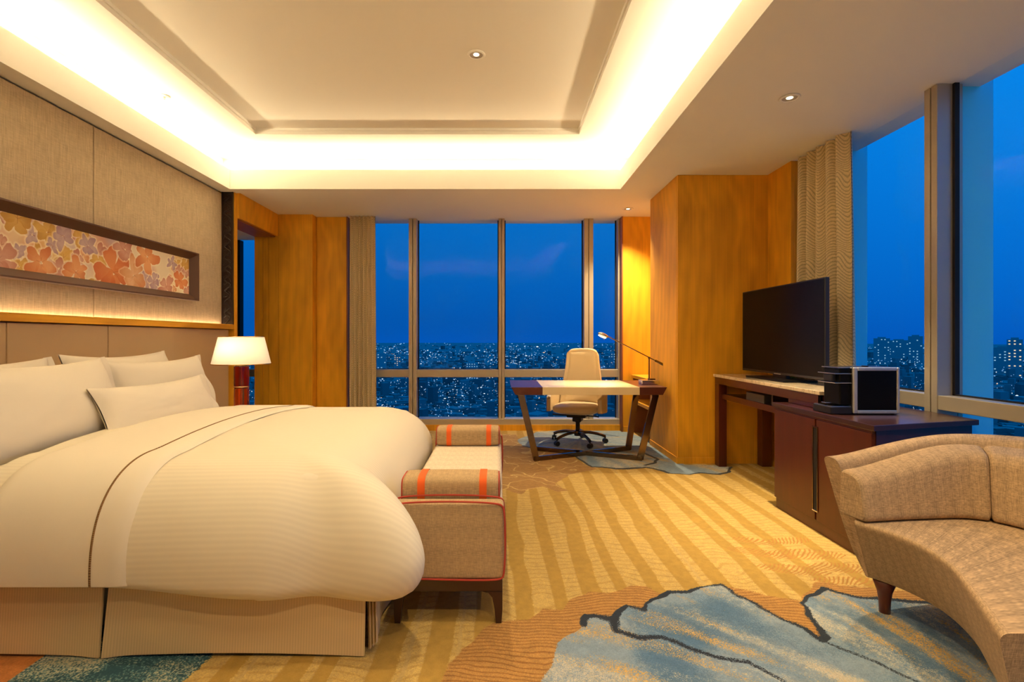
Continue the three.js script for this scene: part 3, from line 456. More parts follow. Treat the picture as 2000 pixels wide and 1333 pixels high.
{ // turned-down sheet lying over the duvet, with its brown stitched line
  const { dn, df, dc } = BED;
  const cross = (s, off) => {                                        // s 0..1 from the near hem over the top to the far hem -> [d, h, length]
    const side = (q, sgn, base) => { const [o, h] = hang(q, 0.36, 0.27, 0.03, 0.80); return [base + sgn * (o + off), h + off * (1 - q)]; };
    if (s < 0.32) return side((0.32 - s) / 0.32 * 0.84, -1, dn); if (s > 0.68) return side((s - 0.68) / 0.32 * 0.84, 1, df);
    const k = Math.abs((s - 0.5) / 0.18); return [mix(dn, df, (s - 0.32) / 0.36), crownAt(k) + off];
  };
  const band = (x0, x1, off, n) => { const at = (u, s) => { const edge = Math.min(1, Math.min(u, 1 - u) * 14), [d, h] = cross(s, off * (0.2 + 0.8 * Math.sqrt(edge))); return [mix(x0, x1, u), h, d, u * (x1 - x0), s * 2.6]; }; return grid(n, 110, at, true); };
  const t = thing('turned_down_sheet', 'smooth white turned-down sheet with a brown stitched line across the bed', 'sheet', [-1.65, 0.27, dc]);
  part(t, 'cloth', band(-1.93, -1.365, 0.014, 40), linen); part(t, 'stitched_line', band(-1.499, -1.487, 0.0165, 4), stitchBrown, 'brown stitched line');
}
function pillow(label, w, h, th, x, y, d, lean, seed, group, turn = 0) {
  const r = rng(seed), o1 = r() * 9, o2 = r() * 9, n = 40;
  const side = (sg) => grid(n, n, (a, b) => {
    const u = a * 2 - 1, v = b * 2 - 1, full = Math.pow(Math.max(0, 1 - Math.pow(Math.abs(u), 2.6)), 0.5) * Math.pow(Math.max(0, 1 - Math.pow(Math.abs(v), 2.4)), 0.5);
    const z = (w / 2) * u * (1 - 0.055 * (1 - v * v)), yy = (h / 2) * v * (1 - 0.10 * (1 - u * u)) - 0.01 * (1 - u * u), wr = 0.012 * (fbm(u * 2 + o1, v * 2 + o2, 3) - 0.5);
    return [sg * ((th / 2) * full + wr * full + 0.003), yy, -z, z, yy];
  }, sg < 0);
  const t = thing('pillow', label, 'pillow', [x, y, d], group); t.rotation.order = 'YZX'; t.rotation.z = lean; t.rotation.y = turn;
  part(t, 'case', strip([side(1), side(-1)]), linen, undefined, true);
  const hem = grid(24, 6, (a, b) => { const v = a * 2 - 1, yy = (h / 2) * v * 1.0; return [0.012 * Math.sin(a * 9 + o1) * b, yy * (1 + 0.02 * b), (w / 2) * 0.965 + b * 0.055 + 0.01 * Math.sin(a * 5), a * 0.5, b * 0.05]; });
  part(t, 'case_hem', hem, linen, undefined, true); return t;
}
pillow('plump white pillow leaning at the back of the pillow pile, nearest the room entrance', 0.95, 0.46, 0.18, -2.56, 0.868, 2.49, 0.26, 3);
pillow('plump white pillow leaning on the headboard, behind the others and nearest the lamp', 0.95, 0.47, 0.17, -2.55, 0.878, 3.50, 0.24, 4);
pillow('large white pillow at the front edge of the bed, leaning on the pile', 0.97, 0.47, 0.22, -2.20, 0.872, 2.45, 0.38, 5);
pillow('large white pillow nearest the bedside lamp, behind the long slim cushion', 0.97, 0.44, 0.20, -2.28, 0.862, 3.50, 0.34, 6);
pillow('small long white cushion lying in front of the bed pillows', 0.98, 0.30, 0.15, -2.03, 0.81, 3.08, 0.42, 7);

// ------------------------------------------------------------------ bedside table and lamp
function bedsideTable(label, d) {
  const t = thing('bedside_table', label, 'bedside table', [-2.45, 0, d]);
  part(t, 'body', box(-2.81, -2.10, 0.10, 0.47, d - 0.42, d + 0.42, 0.006), espresso); part(t, 'top', box(-2.82, -2.09, 0.471, 0.50, d - 0.43, d + 0.43, 0.006, true), mahogany);
  for (const y of [0.115, 0.29]) { const dr = part(t, 'drawer', box(-2.099, -2.085, y, y + 0.165, d - 0.39, d + 0.39, 0.004), mahogany); part(dr, 'knob', box(-2.084, -2.07, y + 0.085, y + 0.105, d - 0.08, d + 0.08, 0.004), brass); }
  for (const [x, dd] of [[-2.78, d - 0.39], [-2.13, d - 0.39], [-2.78, d + 0.39], [-2.13, d + 0.39]]) part(t, 'leg', cyl(0.016, 0.022, 0.10, x, 0, dd), espresso);
}
function tableLamp(label, x, d) {
  const y = 0.50, t = thing('table_lamp', label, 'lamp', [x, y, d]);
  const amber = phys({ color: new THREE.Color(1, 0.62, 0.30), transmission: 1, thickness: 0.01, roughness: 0.04, ior: 1.5, attenuationColor: new THREE.Color(0.80, 0.28, 0.06), attenuationDistance: 0.03 });
  part(t, 'base', lathe([[0, 0], [0.085, 0], [0.085, 0.012], [0.07, 0.02], [0, 0.022]], x, y, d), brass);
  part(t, 'glass_column', lathe([[0.058, 0.022], [0.062, 0.03], [0.062, 0.255], [0.056, 0.265], [0.050, 0.265], [0.050, 0.022]], x, y, d), amber, 'amber glass tube');
  part(t, 'band', lathe([[0.05, 0.186], [0.065, 0.187], [0.066, 0.193], [0.065, 0.199], [0.05, 0.20]], x, y + 0.08, d), brass);
  part(t, 'glass_column', lathe([[0.050, 0.201], [0.058, 0.201], [0.062, 0.21], [0.062, 0.37], [0.056, 0.378], [0.050, 0.378]], x, y + 0.08, d), amber, 'amber glass tube');
  part(t, 'rod', cyl(0.009, 0.009, 0.55, x, y + 0.02, d), brass);
  part(t, 'cap', lathe([[0, 0.379], [0.05, 0.379], [0.045, 0.388], [0, 0.39]], x, y + 0.08, d), brass);
  part(t, 'spider', strip([0, 1, 2].map((i) => { const a = i * 2.094; return bar([x, y + 0.695, d], [x + Math.cos(a) * 0.185, y + 0.712, d + Math.sin(a) * 0.185], 0.003, 0.003, [0, 1, 0]); })), brass);
  const shadeCloth = phys({ color: new THREE.Color(0.97, 0.93, 0.84), transmission: 0.5, thickness: 0, roughness: 1, side: THREE.DoubleSide });
  const sh = part(t, 'shade', lathe([[0.242, 0.395], [0.185, 0.638]], x, y + 0.08, d, 64), shadeCloth, 'cream fabric shade');
  part(sh, 'trim', lathe([[0.2395, 0.394], [0.2445, 0.394], [0.243, 0.401], [0.2385, 0.401], [0.2395, 0.394]], x, y + 0.08, d, 64), brass); part(sh, 'trim', lathe([[0.183, 0.634], [0.188, 0.634], [0.187, 0.641], [0.182, 0.641], [0.183, 0.634]], x, y + 0.08, d, 64), brass);
  const bulb = new THREE.SphereGeometry(0.03, 20, 14); bulb.translate(x - 0.01, y + 0.60, -(d - 0.085)); part(t, 'bulb', bulb, glow(10)); part(t, 'bulb_arm', tube([[x, y + 0.53, d], [x - 0.004, y + 0.545, d - 0.05], [x - 0.01, y + 0.575, d - 0.085]], 0.006, 12, 8), brass);
  const l = new THREE.PointLight(WARM, LAMP); l.name = 'light'; l.shadow.radius = 1.4; l.castShadow = true; l.position.set(-0.01, 0.60, 0.085); t.add(l);
}
bedsideTable('dark wooden bedside table beyond the bed, under the lit lamp', 4.56); tableLamp('bedside lamp with a cream drum shade on an amber glass column, beyond the pillows', -2.29, 4.55);

// ------------------------------------------------------------------ upholstered bench at the foot of the bed
{
  const x0 = -0.455, x1 = 0.02, dA = 2.15, dB = 3.78, t = thing('bench', 'beige upholstered bench with red piping at the foot of the bed', 'bench', [-0.22, 0, 2.96]);
  const arm = (a, b, label) => { const p = part(t, 'arm', box(x0, x1, 0.185, 0.505, a, b, 0.018), benchCloth, label); return p; };
  const near = arm(dA, dA + 0.085, 'near arm'), far = arm(dB - 0.085, dB, 'far arm');
  const loop = (d) => tube([[x0 + 0.012, 0.192, d], [x1 - 0.012, 0.192, d], [x1 - 0.004, 0.20, d], [x1 - 0.003, 0.49, d], [x1 - 0.014, 0.502, d], [x0 + 0.014, 0.502, d], [x0 + 0.003, 0.49, d], [x0 + 0.003, 0.2, d], [x0 + 0.012, 0.192, d]], 0.0042, 120, 8);
  part(near, 'piping', loop(dA - 0.001), redPiping, 'red piping'); part(far, 'piping', loop(dB + 0.001), redPiping, 'red piping');
  part(far, 'piping', tube([[x0 + 0.003, 0.30, dB - 0.086], [x0 + 0.003, 0.49, dB - 0.086], [x0 + 0.014, 0.503, dB - 0.086], [x1 - 0.014, 0.503, dB - 0.086], [x1 - 0.003, 0.49, dB - 0.086], [x1 - 0.003, 0.3, dB - 0.086]], 0.004, 100, 8), redPiping, 'red piping');
  part(near, 'piping', tube([[x0 + 0.003, 0.30, dA + 0.086], [x0 + 0.003, 0.49, dA + 0.086], [x0 + 0.014, 0.503, dA + 0.086], [x1 - 0.014, 0.503, dA + 0.086], [x1 - 0.003, 0.49, dA + 0.086], [x1 - 0.003, 0.3, dA + 0.086]], 0.004, 100, 8), redPiping, 'red piping');
  part(t, 'apron', box(x0 + 0.01, x1 - 0.005, 0.185, 0.33, dA + 0.086, dB - 0.086, 0.008), benchCloth);
  part(t, 'seat_cushion', box(x0 + 0.006, x1 - 0.004, 0.331, 0.462, dA + 0.09, dB - 0.09, 0.035), seatCloth);
  // wooden frame with curved brackets into the legs
  part(t, 'rail', box(x0 + 0.01, x1 - 0.006, 0.135, 0.184, dA + 0.005, dA + 0.04, 0.003, true), espresso); part(t, 'rail', box(x0 + 0.01, x1 - 0.006, 0.135, 0.184, dB - 0.04, dB - 0.005, 0.003, true), espresso);
  part(t, 'rail', box(x1 - 0.04, x1 - 0.006, 0.135, 0.184, dA + 0.041, dB - 0.041, 0.003, true), espresso); part(t, 'rail', box(x0 + 0.01, x0 + 0.04, 0.135, 0.184, dA + 0.041, dB - 0.041, 0.003, true), espresso);
  for (const d of [dA + 0.005, dB - 0.04]) for (const s of [0, 1]) {
    const m = (x) => (s ? x1 - 0.006 - x : x0 + 0.01 + x), pts = [[0, 0.1345], [0.085, 0.1345], [0.06, 0.128], [0.043, 0.108], [0.034, 0.06], [0.028, 0], [0.004, 0], [0, 0.06]].map(([a, b]) => [m(a), b]); if (s) pts.reverse();
    const g = extrude(pts, 0.035, 0.002); g.translate(0, 0, -d); part(t, 'leg', g, espresso);
  }
}
function bolster(label, d0, d1, y1) {
  const x0 = -0.435, x1 = 0.004, t = thing('bolster', label, 'cushion', [(x0 + x1) / 2, 0.463, (d0 + d1) / 2], 'striped bolsters on the bench');
  const sec = (ins) => (u) => { const a = u * 6.283, n = 4.2, c = Math.cos(a), s = Math.sin(a), cy = 0.463 + (y1 - 0.463) / 2, hy = (y1 - 0.463) / 2 - ins, hd = (d1 - d0) / 2 - ins; return [cy + hy * Math.sign(s) * Math.pow(Math.abs(s), 2 / n), (d0 + d1) / 2 + hd * Math.sign(c) * Math.pow(Math.abs(c), 2 / n)]; };
  const bodyAt = (u, v) => { const e = Math.min(v, 1 - v), k = e < 0.04 ? 0.014 * (1 - Math.sqrt(1 - Math.pow(1 - e / 0.04, 2))) : 0, [y, d] = sec(k - 0.003 * Math.sin(v * 3.14))(u); return [mix(x0, x1, v), y, d, v * 0.44, u * 0.6]; };
  const cap = (x, flip) => grid(48, 3, (u, v) => { const [y, d] = sec(0.014)(u), cy = (0.463 + y1) / 2, cd = (d0 + d1) / 2; return [x + (flip ? -1 : 1) * 0.006 * (1 - v), mix(cy, y, v), mix(cd, d, v), y, d]; }, !flip);
  part(t, 'cover', strip([grid(64, 40, bodyAt, true), cap(x0, true), cap(x1, false)]), benchCloth);
  for (const v of [0.17, 0.79]) part(t, 'stripe', grid(64, 2, (u, k) => { const [y, d] = sec(-0.0045)(u), w = v + 0.075 * k; return [mix(x0, x1, w), y, d]; }, true), orange, 'orange ribbon stripe');
  for (const x of [x0 + 0.005, x1 - 0.005]) part(t, 'piping', new THREE.TubeGeometry(new THREE.CatmullRomCurve3(Array.from({ length: 40 }, (_, i) => { const [y, d] = sec(0.006)(i / 40); return new THREE.Vector3(x, y, -d); }), true), 120, 0.0036, 6, true), redPiping, 'red piping');
  return t;
}
bolster('striped beige bolster cushion at the near end of the bench', 2.255, 2.44, 0.585);
bolster('striped beige bolster cushion at the far end of the bench', 3.50, 3.665, 0.588);

// ------------------------------------------------------------------ desk, chair and desk lamp
{
  const t = thing('desk', 'writing desk with a pale centre, dark red ends and crossed bronze legs', 'desk', [0.88, 0, 5.42]);
  const top = (x0, x1, b0, b1, m, label) => { const g = extrude([[b0, 0.65], [b1, 0.65], [x1, 0.725], [x0, 0.725]], 0.85, 0.002); g.translate(0, 0, -5.0); part(t, 'desk_top', g, m, label); };
  const pale = phys({ color: new THREE.Color(0.80, 0.62, 0.34), roughness: 0.36, clearcoat: 0.3, clearcoatRoughness: 0.2 });
  top(0.118, 0.424, 0.158, 0.424, mahogany, 'dark red end'); top(0.4245, 1.372, 0.4245, 1.372, pale, 'pale centre'); top(1.3725, 1.64, 1.3725, 1.60, mahogany, 'dark red end');
  for (const [tx, td, fx, fd] of [[0.215, 5.06, 0.365, 5.02], [1.545, 5.06, 1.385, 5.04], [0.215, 5.74, 0.375, 5.50], [1.545, 5.74, 1.385, 5.50]]) part(t, 'leg', bar([tx, 0.649, td], [fx, 0.012, fd], 0.062, 0.022, [0, 0, 1]), bronze);
  part(t, 'foot_bar', bar([0.345, 0.0225, 5.01], [1.405, 0.0225, 5.51], 0.045, 0.022, [-0.43, 0, 0.9]), bronze); part(t, 'foot_bar', bar([1.405, 0.0225, 5.03], [0.355, 0.0225, 5.51], 0.045, 0.022, [0.43, 0, 0.9]), bronze);
}
{
  const t = thing('office_chair', 'cream leather swivel chair behind the writing desk', 'chair', [0.905, 0, 5.90]); t.rotation.y = -0.38;
  const L = (n, g, m, lab) => part(t, n, g, m, lab, true);
  // five-star base on castors
  const base = L('base', lathe([[0, 0.085], [0.04, 0.085], [0.042, 0.13], [0.03, 0.15], [0, 0.15]], 0, 0, 0), bronze);
  for (let i = 0; i < 5; i++) {
    const a = 0.35 + (i * 2 * Math.PI) / 5, c = Math.cos(a), s = Math.sin(a);
    part(base, 'star_leg', tube([[c * 0.03, 0.125, s * 0.03], [c * 0.16, 0.118, s * 0.16], [c * 0.27, 0.093, s * 0.27], [c * 0.315, 0.075, s * 0.315]], 0.017, 20, 10), bronze, undefined, true);
    for (const k of [-1, 1]) { const w = new THREE.CylinderGeometry(0.027, 0.027, 0.018, 20); w.rotateX(Math.PI / 2); w.translate(0, 0, k * 0.016); w.rotateY(a * 1.7); w.translate(c * 0.315, 0.0275, -s * 0.315); part(base, 'castor', w, blackPlastic, undefined, true); }
    part(base, 'castor_stem', cyl(0.008, 0.008, 0.05, c * 0.315, 0.03, s * 0.315, 10), blackPlastic, undefined, true);
  }
  L('gas_lift', cyl(0.025, 0.025, 0.16, 0, 0.12, 0), blackPlastic); L('gas_lift', cyl(0.034, 0.034, 0.06, 0, 0.24, 0), blackPlastic);
  L('mechanism', strip([box(-0.11, 0.11, 0.30, 0.335, -0.10, 0.10, 0.012), box(-0.05, 0.05, 0.25, 0.30, -0.06, 0.06, 0.01)]), blackPlastic); L('lever', tube([[0.08, 0.318, -0.02], [0.2, 0.32, -0.03], [0.25, 0.315, -0.03]], 0.007), blackPlastic); L('lever', tube([[-0.08, 0.318, -0.05], [-0.2, 0.325, -0.09], [-0.27, 0.33, -0.10]], 0.008), blackPlastic);
  // seat: front towards the viewer (negative depth)
  const cushion = (w, h, l, cx, cy, cd, n = 3.2, dome = 0.02) => grid(40, 24, (u, v) => { const a = u * 6.283, b = (v - 0.5) * Math.PI, c = Math.cos(a), s = Math.sin(a), P = (x) => Math.sign(x) * Math.pow(Math.abs(x), 2 / n), cb = Math.pow(Math.max(0, Math.cos(b)), 2 / n), sb = P(Math.sin(b)); return [cx + (w / 2) * P(c) * cb, cy + (h / 2) * sb + (sb > 0 ? dome * (1 - c * c * 0.3) * sb * 0 : 0), cd + (l / 2) * P(s) * cb]; }, true);
  L('seat', cushion(0.52, 0.12, 0.52, 0, 0.405, -0.04), chairLeather);
  // backrest: tall tapering shell, slightly curved
  const back = (off) => (u, v) => { const s = u * 2 - 1, y = mix(0.42, 1.075, v), w = mix(0.25, 0.185, smooth(0, 1, v)) * (v > 0.93 ? 1 - 0.5 * Math.pow((v - 0.93) / 0.07, 3) * 0.35 : 1), x = s * w; return [x, y - (v > 0.9 ? 0.02 * s * s * s * s : 0), 0.19 + 0.07 * v + 0.03 * Math.sin(v * 3.14) - 0.045 * s * s + off, x, y]; };
  const th = 0.055, ring = grid(2, 60, (k, p) => { const q = p * 4, e = Math.floor(q) % 4, f = q - Math.floor(q), uv = e === 0 ? [f, 0] : e === 1 ? [1, f] : e === 2 ? [1 - f, 1] : [0, 1 - f], A = back(0)(...uv), B = back(th)(...uv), m = mix(0, 1, k), bul = k === 0.5 ? 0.010 : 0, dx = (uv[0] * 2 - 1) * bul; return [mix(A[0], B[0], m) + dx, mix(A[1], B[1], m) + (e === 2 ? bul : 0), mix(A[2], B[2], m)]; });
  const bk = L('backrest', strip([grid(24, 30, back(0), true), grid(24, 30, back(th)), ring]), chairLeather);
  const pad = (o) => (u, v) => { const p = back(0)(mix(0.09, 0.91, u), mix(0.05, 0.96, v)), e = Math.min(1, Math.min(u, 1 - u, v, 1 - v) * 12); return [p[0], p[1], p[2] - 0.002 - 0.016 * Math.sqrt(e), p[3], p[4]]; };
  part(bk, 'back_pad', grid(30, 40, pad(0), true), chairLeather, undefined, true);
  // wrap-round arms that run from the back down under the seat
  for (const s of [-1, 1]) L('armrest', (() => { const f = (o) => (u, v) => { const a = mix(0.22, -0.20, u), y0 = mix(0.36, 0.375, u), y1 = mix(0.66, 0.53, Math.pow(u, 0.8)); return [s * (0.245 + 0.045 * Math.sin(u * 2.6) + o), mix(y0, y1, v) , a, a, v * 0.3]; }; const A = grid(20, 8, f(0), s > 0), B = grid(20, 8, f(0.045), s < 0), R = grid(2, 48, (k, p) => { const q = p * 4, e = Math.floor(q) % 4, t2 = q - Math.floor(q), uv = e === 0 ? [t2, 0] : e === 1 ? [1, t2] : e === 2 ? [1 - t2, 1] : [0, 1 - t2], a = f(0)(...uv), b = f(0.045)(...uv), bul = k === 0.5 ? 0.012 : 0; return [mix(a[0], b[0], k), mix(a[1], b[1], k) + (e === 2 ? bul : 0), mix(a[2], b[2], k) - (e === 1 ? bul : 0)]; }); return strip([A, B, R]); })(), chairLeather);
}
{
  const x = 1.575, d = 5.36, y = 0.725, t = thing('desk_lamp', 'slim bronze balance-arm desk lamp on the dark end of the desk', 'lamp', [x, y, d]);
  part(t, 'base', box(x - 0.10, x + 0.085, y, y + 0.045, d - 0.07, d + 0.07, 0.006), chrome, 'polished metal base'); part(t, 'base_block', box(x - 0.01, x + 0.05, y + 0.045, y + 0.06, d - 0.04, d + 0.04, 0.004), bronze);
  part(t, 'post', cyl(0.009, 0.007, 0.24, x - 0.005, y + 0.045, d, 14), bronze);
  const py = y + 0.275; part(t, 'pivot', cyl(0.012, 0.012, 0.02, x - 0.005, py - 0.01, d, 14), bronze);
  const A = [x - 0.46, py + 0.235, d - 0.01], B = [x + 0.19, py - 0.095, d + 0.005];
  part(t, 'arm', tube([A, [x - 0.2, py + 0.103, d], B], 0.0055, 20, 8), bronze); part(t, 'counterweight', tube([[x + 0.06, py - 0.03, d + 0.002], [x + 0.13, py - 0.065, d + 0.004], B], 0.013, 12, 12), bronze);
  const head = new THREE.SphereGeometry(1, 28, 18); head.scale(0.058, 0.022, 0.034); head.rotateZ(-0.42); head.translate(A[0] - 0.03, A[1] + 0.004, -A[2]); part(t, 'head', head, chrome, 'polished oval lamp head');
  const lens = new THREE.SphereGeometry(1, 24, 14); lens.scale(0.045, 0.009, 0.026); lens.rotateZ(-0.42); lens.translate(A[0] - 0.040, A[1] - 0.014, -A[2]); part(t, 'lens', lens, glow(2.5));
  const l = new THREE.SpotLight(WARM, 1.2, 0, 0.95, 1); l.name = 'light'; l.castShadow = true; l.shadow.radius = 1.2; l.position.set(A[0] - 0.045 - x, A[1] - 0.045 - y, -A[2] + d); l.target.position.set(A[0] - 0.14 - x, 0, -A[2] + d); t.add(l, l.target);
  part(t, 'head_grip', tube([[A[0] - 0.012, A[1] - 0.012, A[2]], [A[0] - 0.02, A[1] - 0.04, A[2]], [A[0] - 0.016, A[1] - 0.045, A[2]]], 0.003, 8, 6), chrome);
}

// ------------------------------------------------------------------ television wall: console, cabinet, television, coffee machine
{
  const t = thing('console_table', 'narrow mahogany console with a marble top beneath the television', 'console', [2.3, 0, 3.95]);
  const marbleMap = tex(512, 512, (u, v) => { const n = fbm(u * 6, v * 6, 5, 6, 6), vein = Math.pow(1 - Math.abs(Math.sin((u * 3 + n * 2.2) * 6.283)), 6), k = 0.86 + 0.2 * (n - 0.5) - 0.22 * vein; return [244 * k, 218 * k, 180 * k]; }, true, 0.7, 0.7);
  const marble = phys({ map: marbleMap, roughness: 0.16, clearcoat: 0.3, clearcoatRoughness: 0.06 });
  part(t, 'marble_top', box(2.045, 2.56, 0.838, 0.864, 3.27, 4.895, 0.003), marble, 'cream veined marble top');
  part(t, 'apron', box(2.055, 2.075, 0.775, 0.8375, 3.28, 4.88, 0.002, true), mahogany); part(t, 'apron', box(2.055, 2.55, 0.748, 0.8375, 3.28, 3.30, 0.002, true), mahogany); part(t, 'deck', box(2.076, 2.55, 0.82, 0.8375, 3.301, 4.88, 0, true), espresso); part(t, 'apron', box(2.53, 2.55, 0.775, 0.8195, 3.301, 4.88, 0.002, true), mahogany);
  part(t, 'inner_beam', box(2.055, 2.075, 0.748, 0.7745, 3.28, 3.64, 0.002, true), mahogany);
  part(t, 'lower_shelf', box(2.10, 2.54, 0.645, 0.675, 3.68, 4.87, 0.003, true), espresso); part(t, 'shelf_edge', box(2.085, 2.0995, 0.635, 0.685, 3.68, 4.87, 0.002, true), mahogany);
  part(t, 'divider', box(2.10, 2.54, 0.676, 0.8195, 3.93, 3.95, 0.002), espresso);
  for (const [x, d] of [[2.055, 4.79], [2.46, 4.79]]) part(t, 'leg', box(x, x + (x > 2.4 ? 0.09 : 0.075), 0, 0.7745, d, d + 0.09, 0.003), mahogany);
}
single('media_box', 'small grey media box on the shelf under the television console', 'media box', box(2.13, 2.36, 0.6755, 0.745, 4.12, 4.42, 0.006), std({ color: new THREE.Color(0.16, 0.13, 0.10), roughness: 0.5 }));
{
  const t = thing('bar_cabinet', 'dark red wooden minibar cabinet with two doors beside the sofa', 'cabinet', [2.3, 0, 3.15]);
  const P = [[1.985, 2.695], [2.66, 2.88], [2.66, 3.655], [1.985, 3.655]];
  part(t, 'body', slab(P, 0.07, 0.715), espresso); part(t, 'plinth', slab([[1.975, 2.69], [2.65, 2.87], [2.65, 3.65], [1.975, 3.65]], 0, 0.0695), mahogany);
  part(t, 'top', slab([[1.955, 2.67], [2.685, 2.865], [2.685, 3.665], [1.955, 3.665]], 0.7155, 0.746, 0.003), espresso, 'dark polished top');
  part(t, 'top_trim', box(1.968, 1.984, 0.700, 0.715, 2.70, 3.65, 0.001, true), mahogany);
  for (const [a, b, hinge] of [[3.186, 3.652, 0], [2.70, 3.170, 1]]) { const dr = part(t, 'door', box(1.963, 1.9845, 0.075, 0.699, a, b, 0.002), mahogany); part(dr, 'handle_rim', hinge ? box(1.958, 1.9625, 0.135, 0.655, 3.150, 3.158, 0.001) : box(1.958, 1.9625, 0.135, 0.655, 3.196, 3.204, 0.001), bronze); }
  const pull = part(t, 'handle_recess', box(1.9615, 1.9628, 0.135, 0.655, 3.158, 3.196), gapBlack, 'long black finger pull'); part(pull, 'handle_rim', box(1.957, 1.9614, 0.128, 0.136, 3.150, 3.204, 0.001), chrome); part(pull, 'handle_rim', box(1.957, 1.9614, 0.648, 0.655, 3.150, 3.204, 0.001), bronze);
}
{
  const t = thing('television', 'large black flat television standing on the marble console', 'television', [2.3, 0.864, 4.2]);
  const L = (n, g, m, lab) => part(t, n, g, m, lab); t.rotation.y = 0.0;
  L('cabinet', box(2.285, 2.318, 0.905, 1.635, 3.59, 4.81, 0.006), blackPlastic); const scr = L('screen', box(2.2825, 2.2849, 0.925, 1.625, 3.60, 4.80, 0.001), blackGloss, 'glossy black screen');
  part(scr, 'bezel', box(2.2815, 2.2849, 0.907, 0.924, 3.60, 4.80, 0.001), phys({ color: new THREE.Color(0.02, 0.02, 0.02), roughness: 0.3 }));
  L('rear_housing', box(2.3185, 2.36, 0.99, 1.40, 3.85, 4.55, 0.015), blackPlastic);
  L('neck', box(2.295, 2.33, 0.872, 0.93, 4.10, 4.30, 0.006), blackPlastic); L('stand', box(2.165, 2.43, 0.8645, 0.878, 3.90, 4.50, 0.005), blackGloss, 'black glass stand plate');
  L('badge', box(2.2805, 2.2814, 0.909, 0.915, 4.15, 4.25), silver);
}
{
  const t = thing('coffee_machine', 'black coffee machine with a silver-rimmed side on the minibar cabinet', 'coffee machine', [2.25, 0.746, 3.15]), n = 3.055, f = 3.25;
  part(t, 'body', box(2.115, 2.392, 0.752, 1.028, n + 0.016, f, 0.008), blackPlastic);
  const fr = part(t, 'side_frame', strip([box(2.115, 2.141, 0.752, 1.028, n, n + 0.0155, 0.006), box(2.376, 2.392, 0.752, 1.028, n, n + 0.0155, 0.006), box(2.141, 2.376, 0.752, 0.772, n, n + 0.0155, 0.004), box(2.141, 2.376, 1.008, 1.028, n, n + 0.0155, 0.004)]), silver, 'silver rim'); part(fr, 'side_glass', box(2.1415, 2.3755, 0.7725, 1.0075, n + 0.006, n + 0.0155, 0.003), blackGloss, 'black glass panel');
  part(t, 'front', box(2.045, 2.1145, 0.80, 1.022, n + 0.02, f - 0.02, 0.01), blackGloss); part(t, 'spout', box(2.018, 2.0445, 0.94, 0.985, n + 0.05, f - 0.06, 0.006), blackPlastic);
  for (const y of [0.987, 0.931]) part(t, 'trim', box(2.012, 2.1145, y, y + 0.005, n + 0.015, f - 0.015, 0.001), chrome); part(t, 'trim', box(2.035, 2.1145, 1.0225, 1.0275, n + 0.018, f - 0.018, 0.001), chrome);
  part(t, 'drip_tray', box(1.985, 2.1145, 0.748, 0.79, n + 0.01, f - 0.01, 0.004), blackPlastic); part(t, 'drip_grid', box(1.99, 2.11, 0.7905, 0.7945, n + 0.015, f - 0.015, 0.001), chrome); part(t, 'lever', box(1.99, 2.08, 0.806, 0.812, n + 0.07, n + 0.11, 0.002), chrome);
  for (const [x, d] of [[2.14, n + 0.03], [2.37, n + 0.03], [2.14, f - 0.03], [2.37, f - 0.03]]) part(t, 'foot', cyl(0.01, 0.01, 0.006, x, 0.746, d, 12), blackPlastic);
  part(t, 'button', cyl(0.018, 0.018, 0.006, 2.25, 1.0285, 3.15, 16), blackPlastic);
}

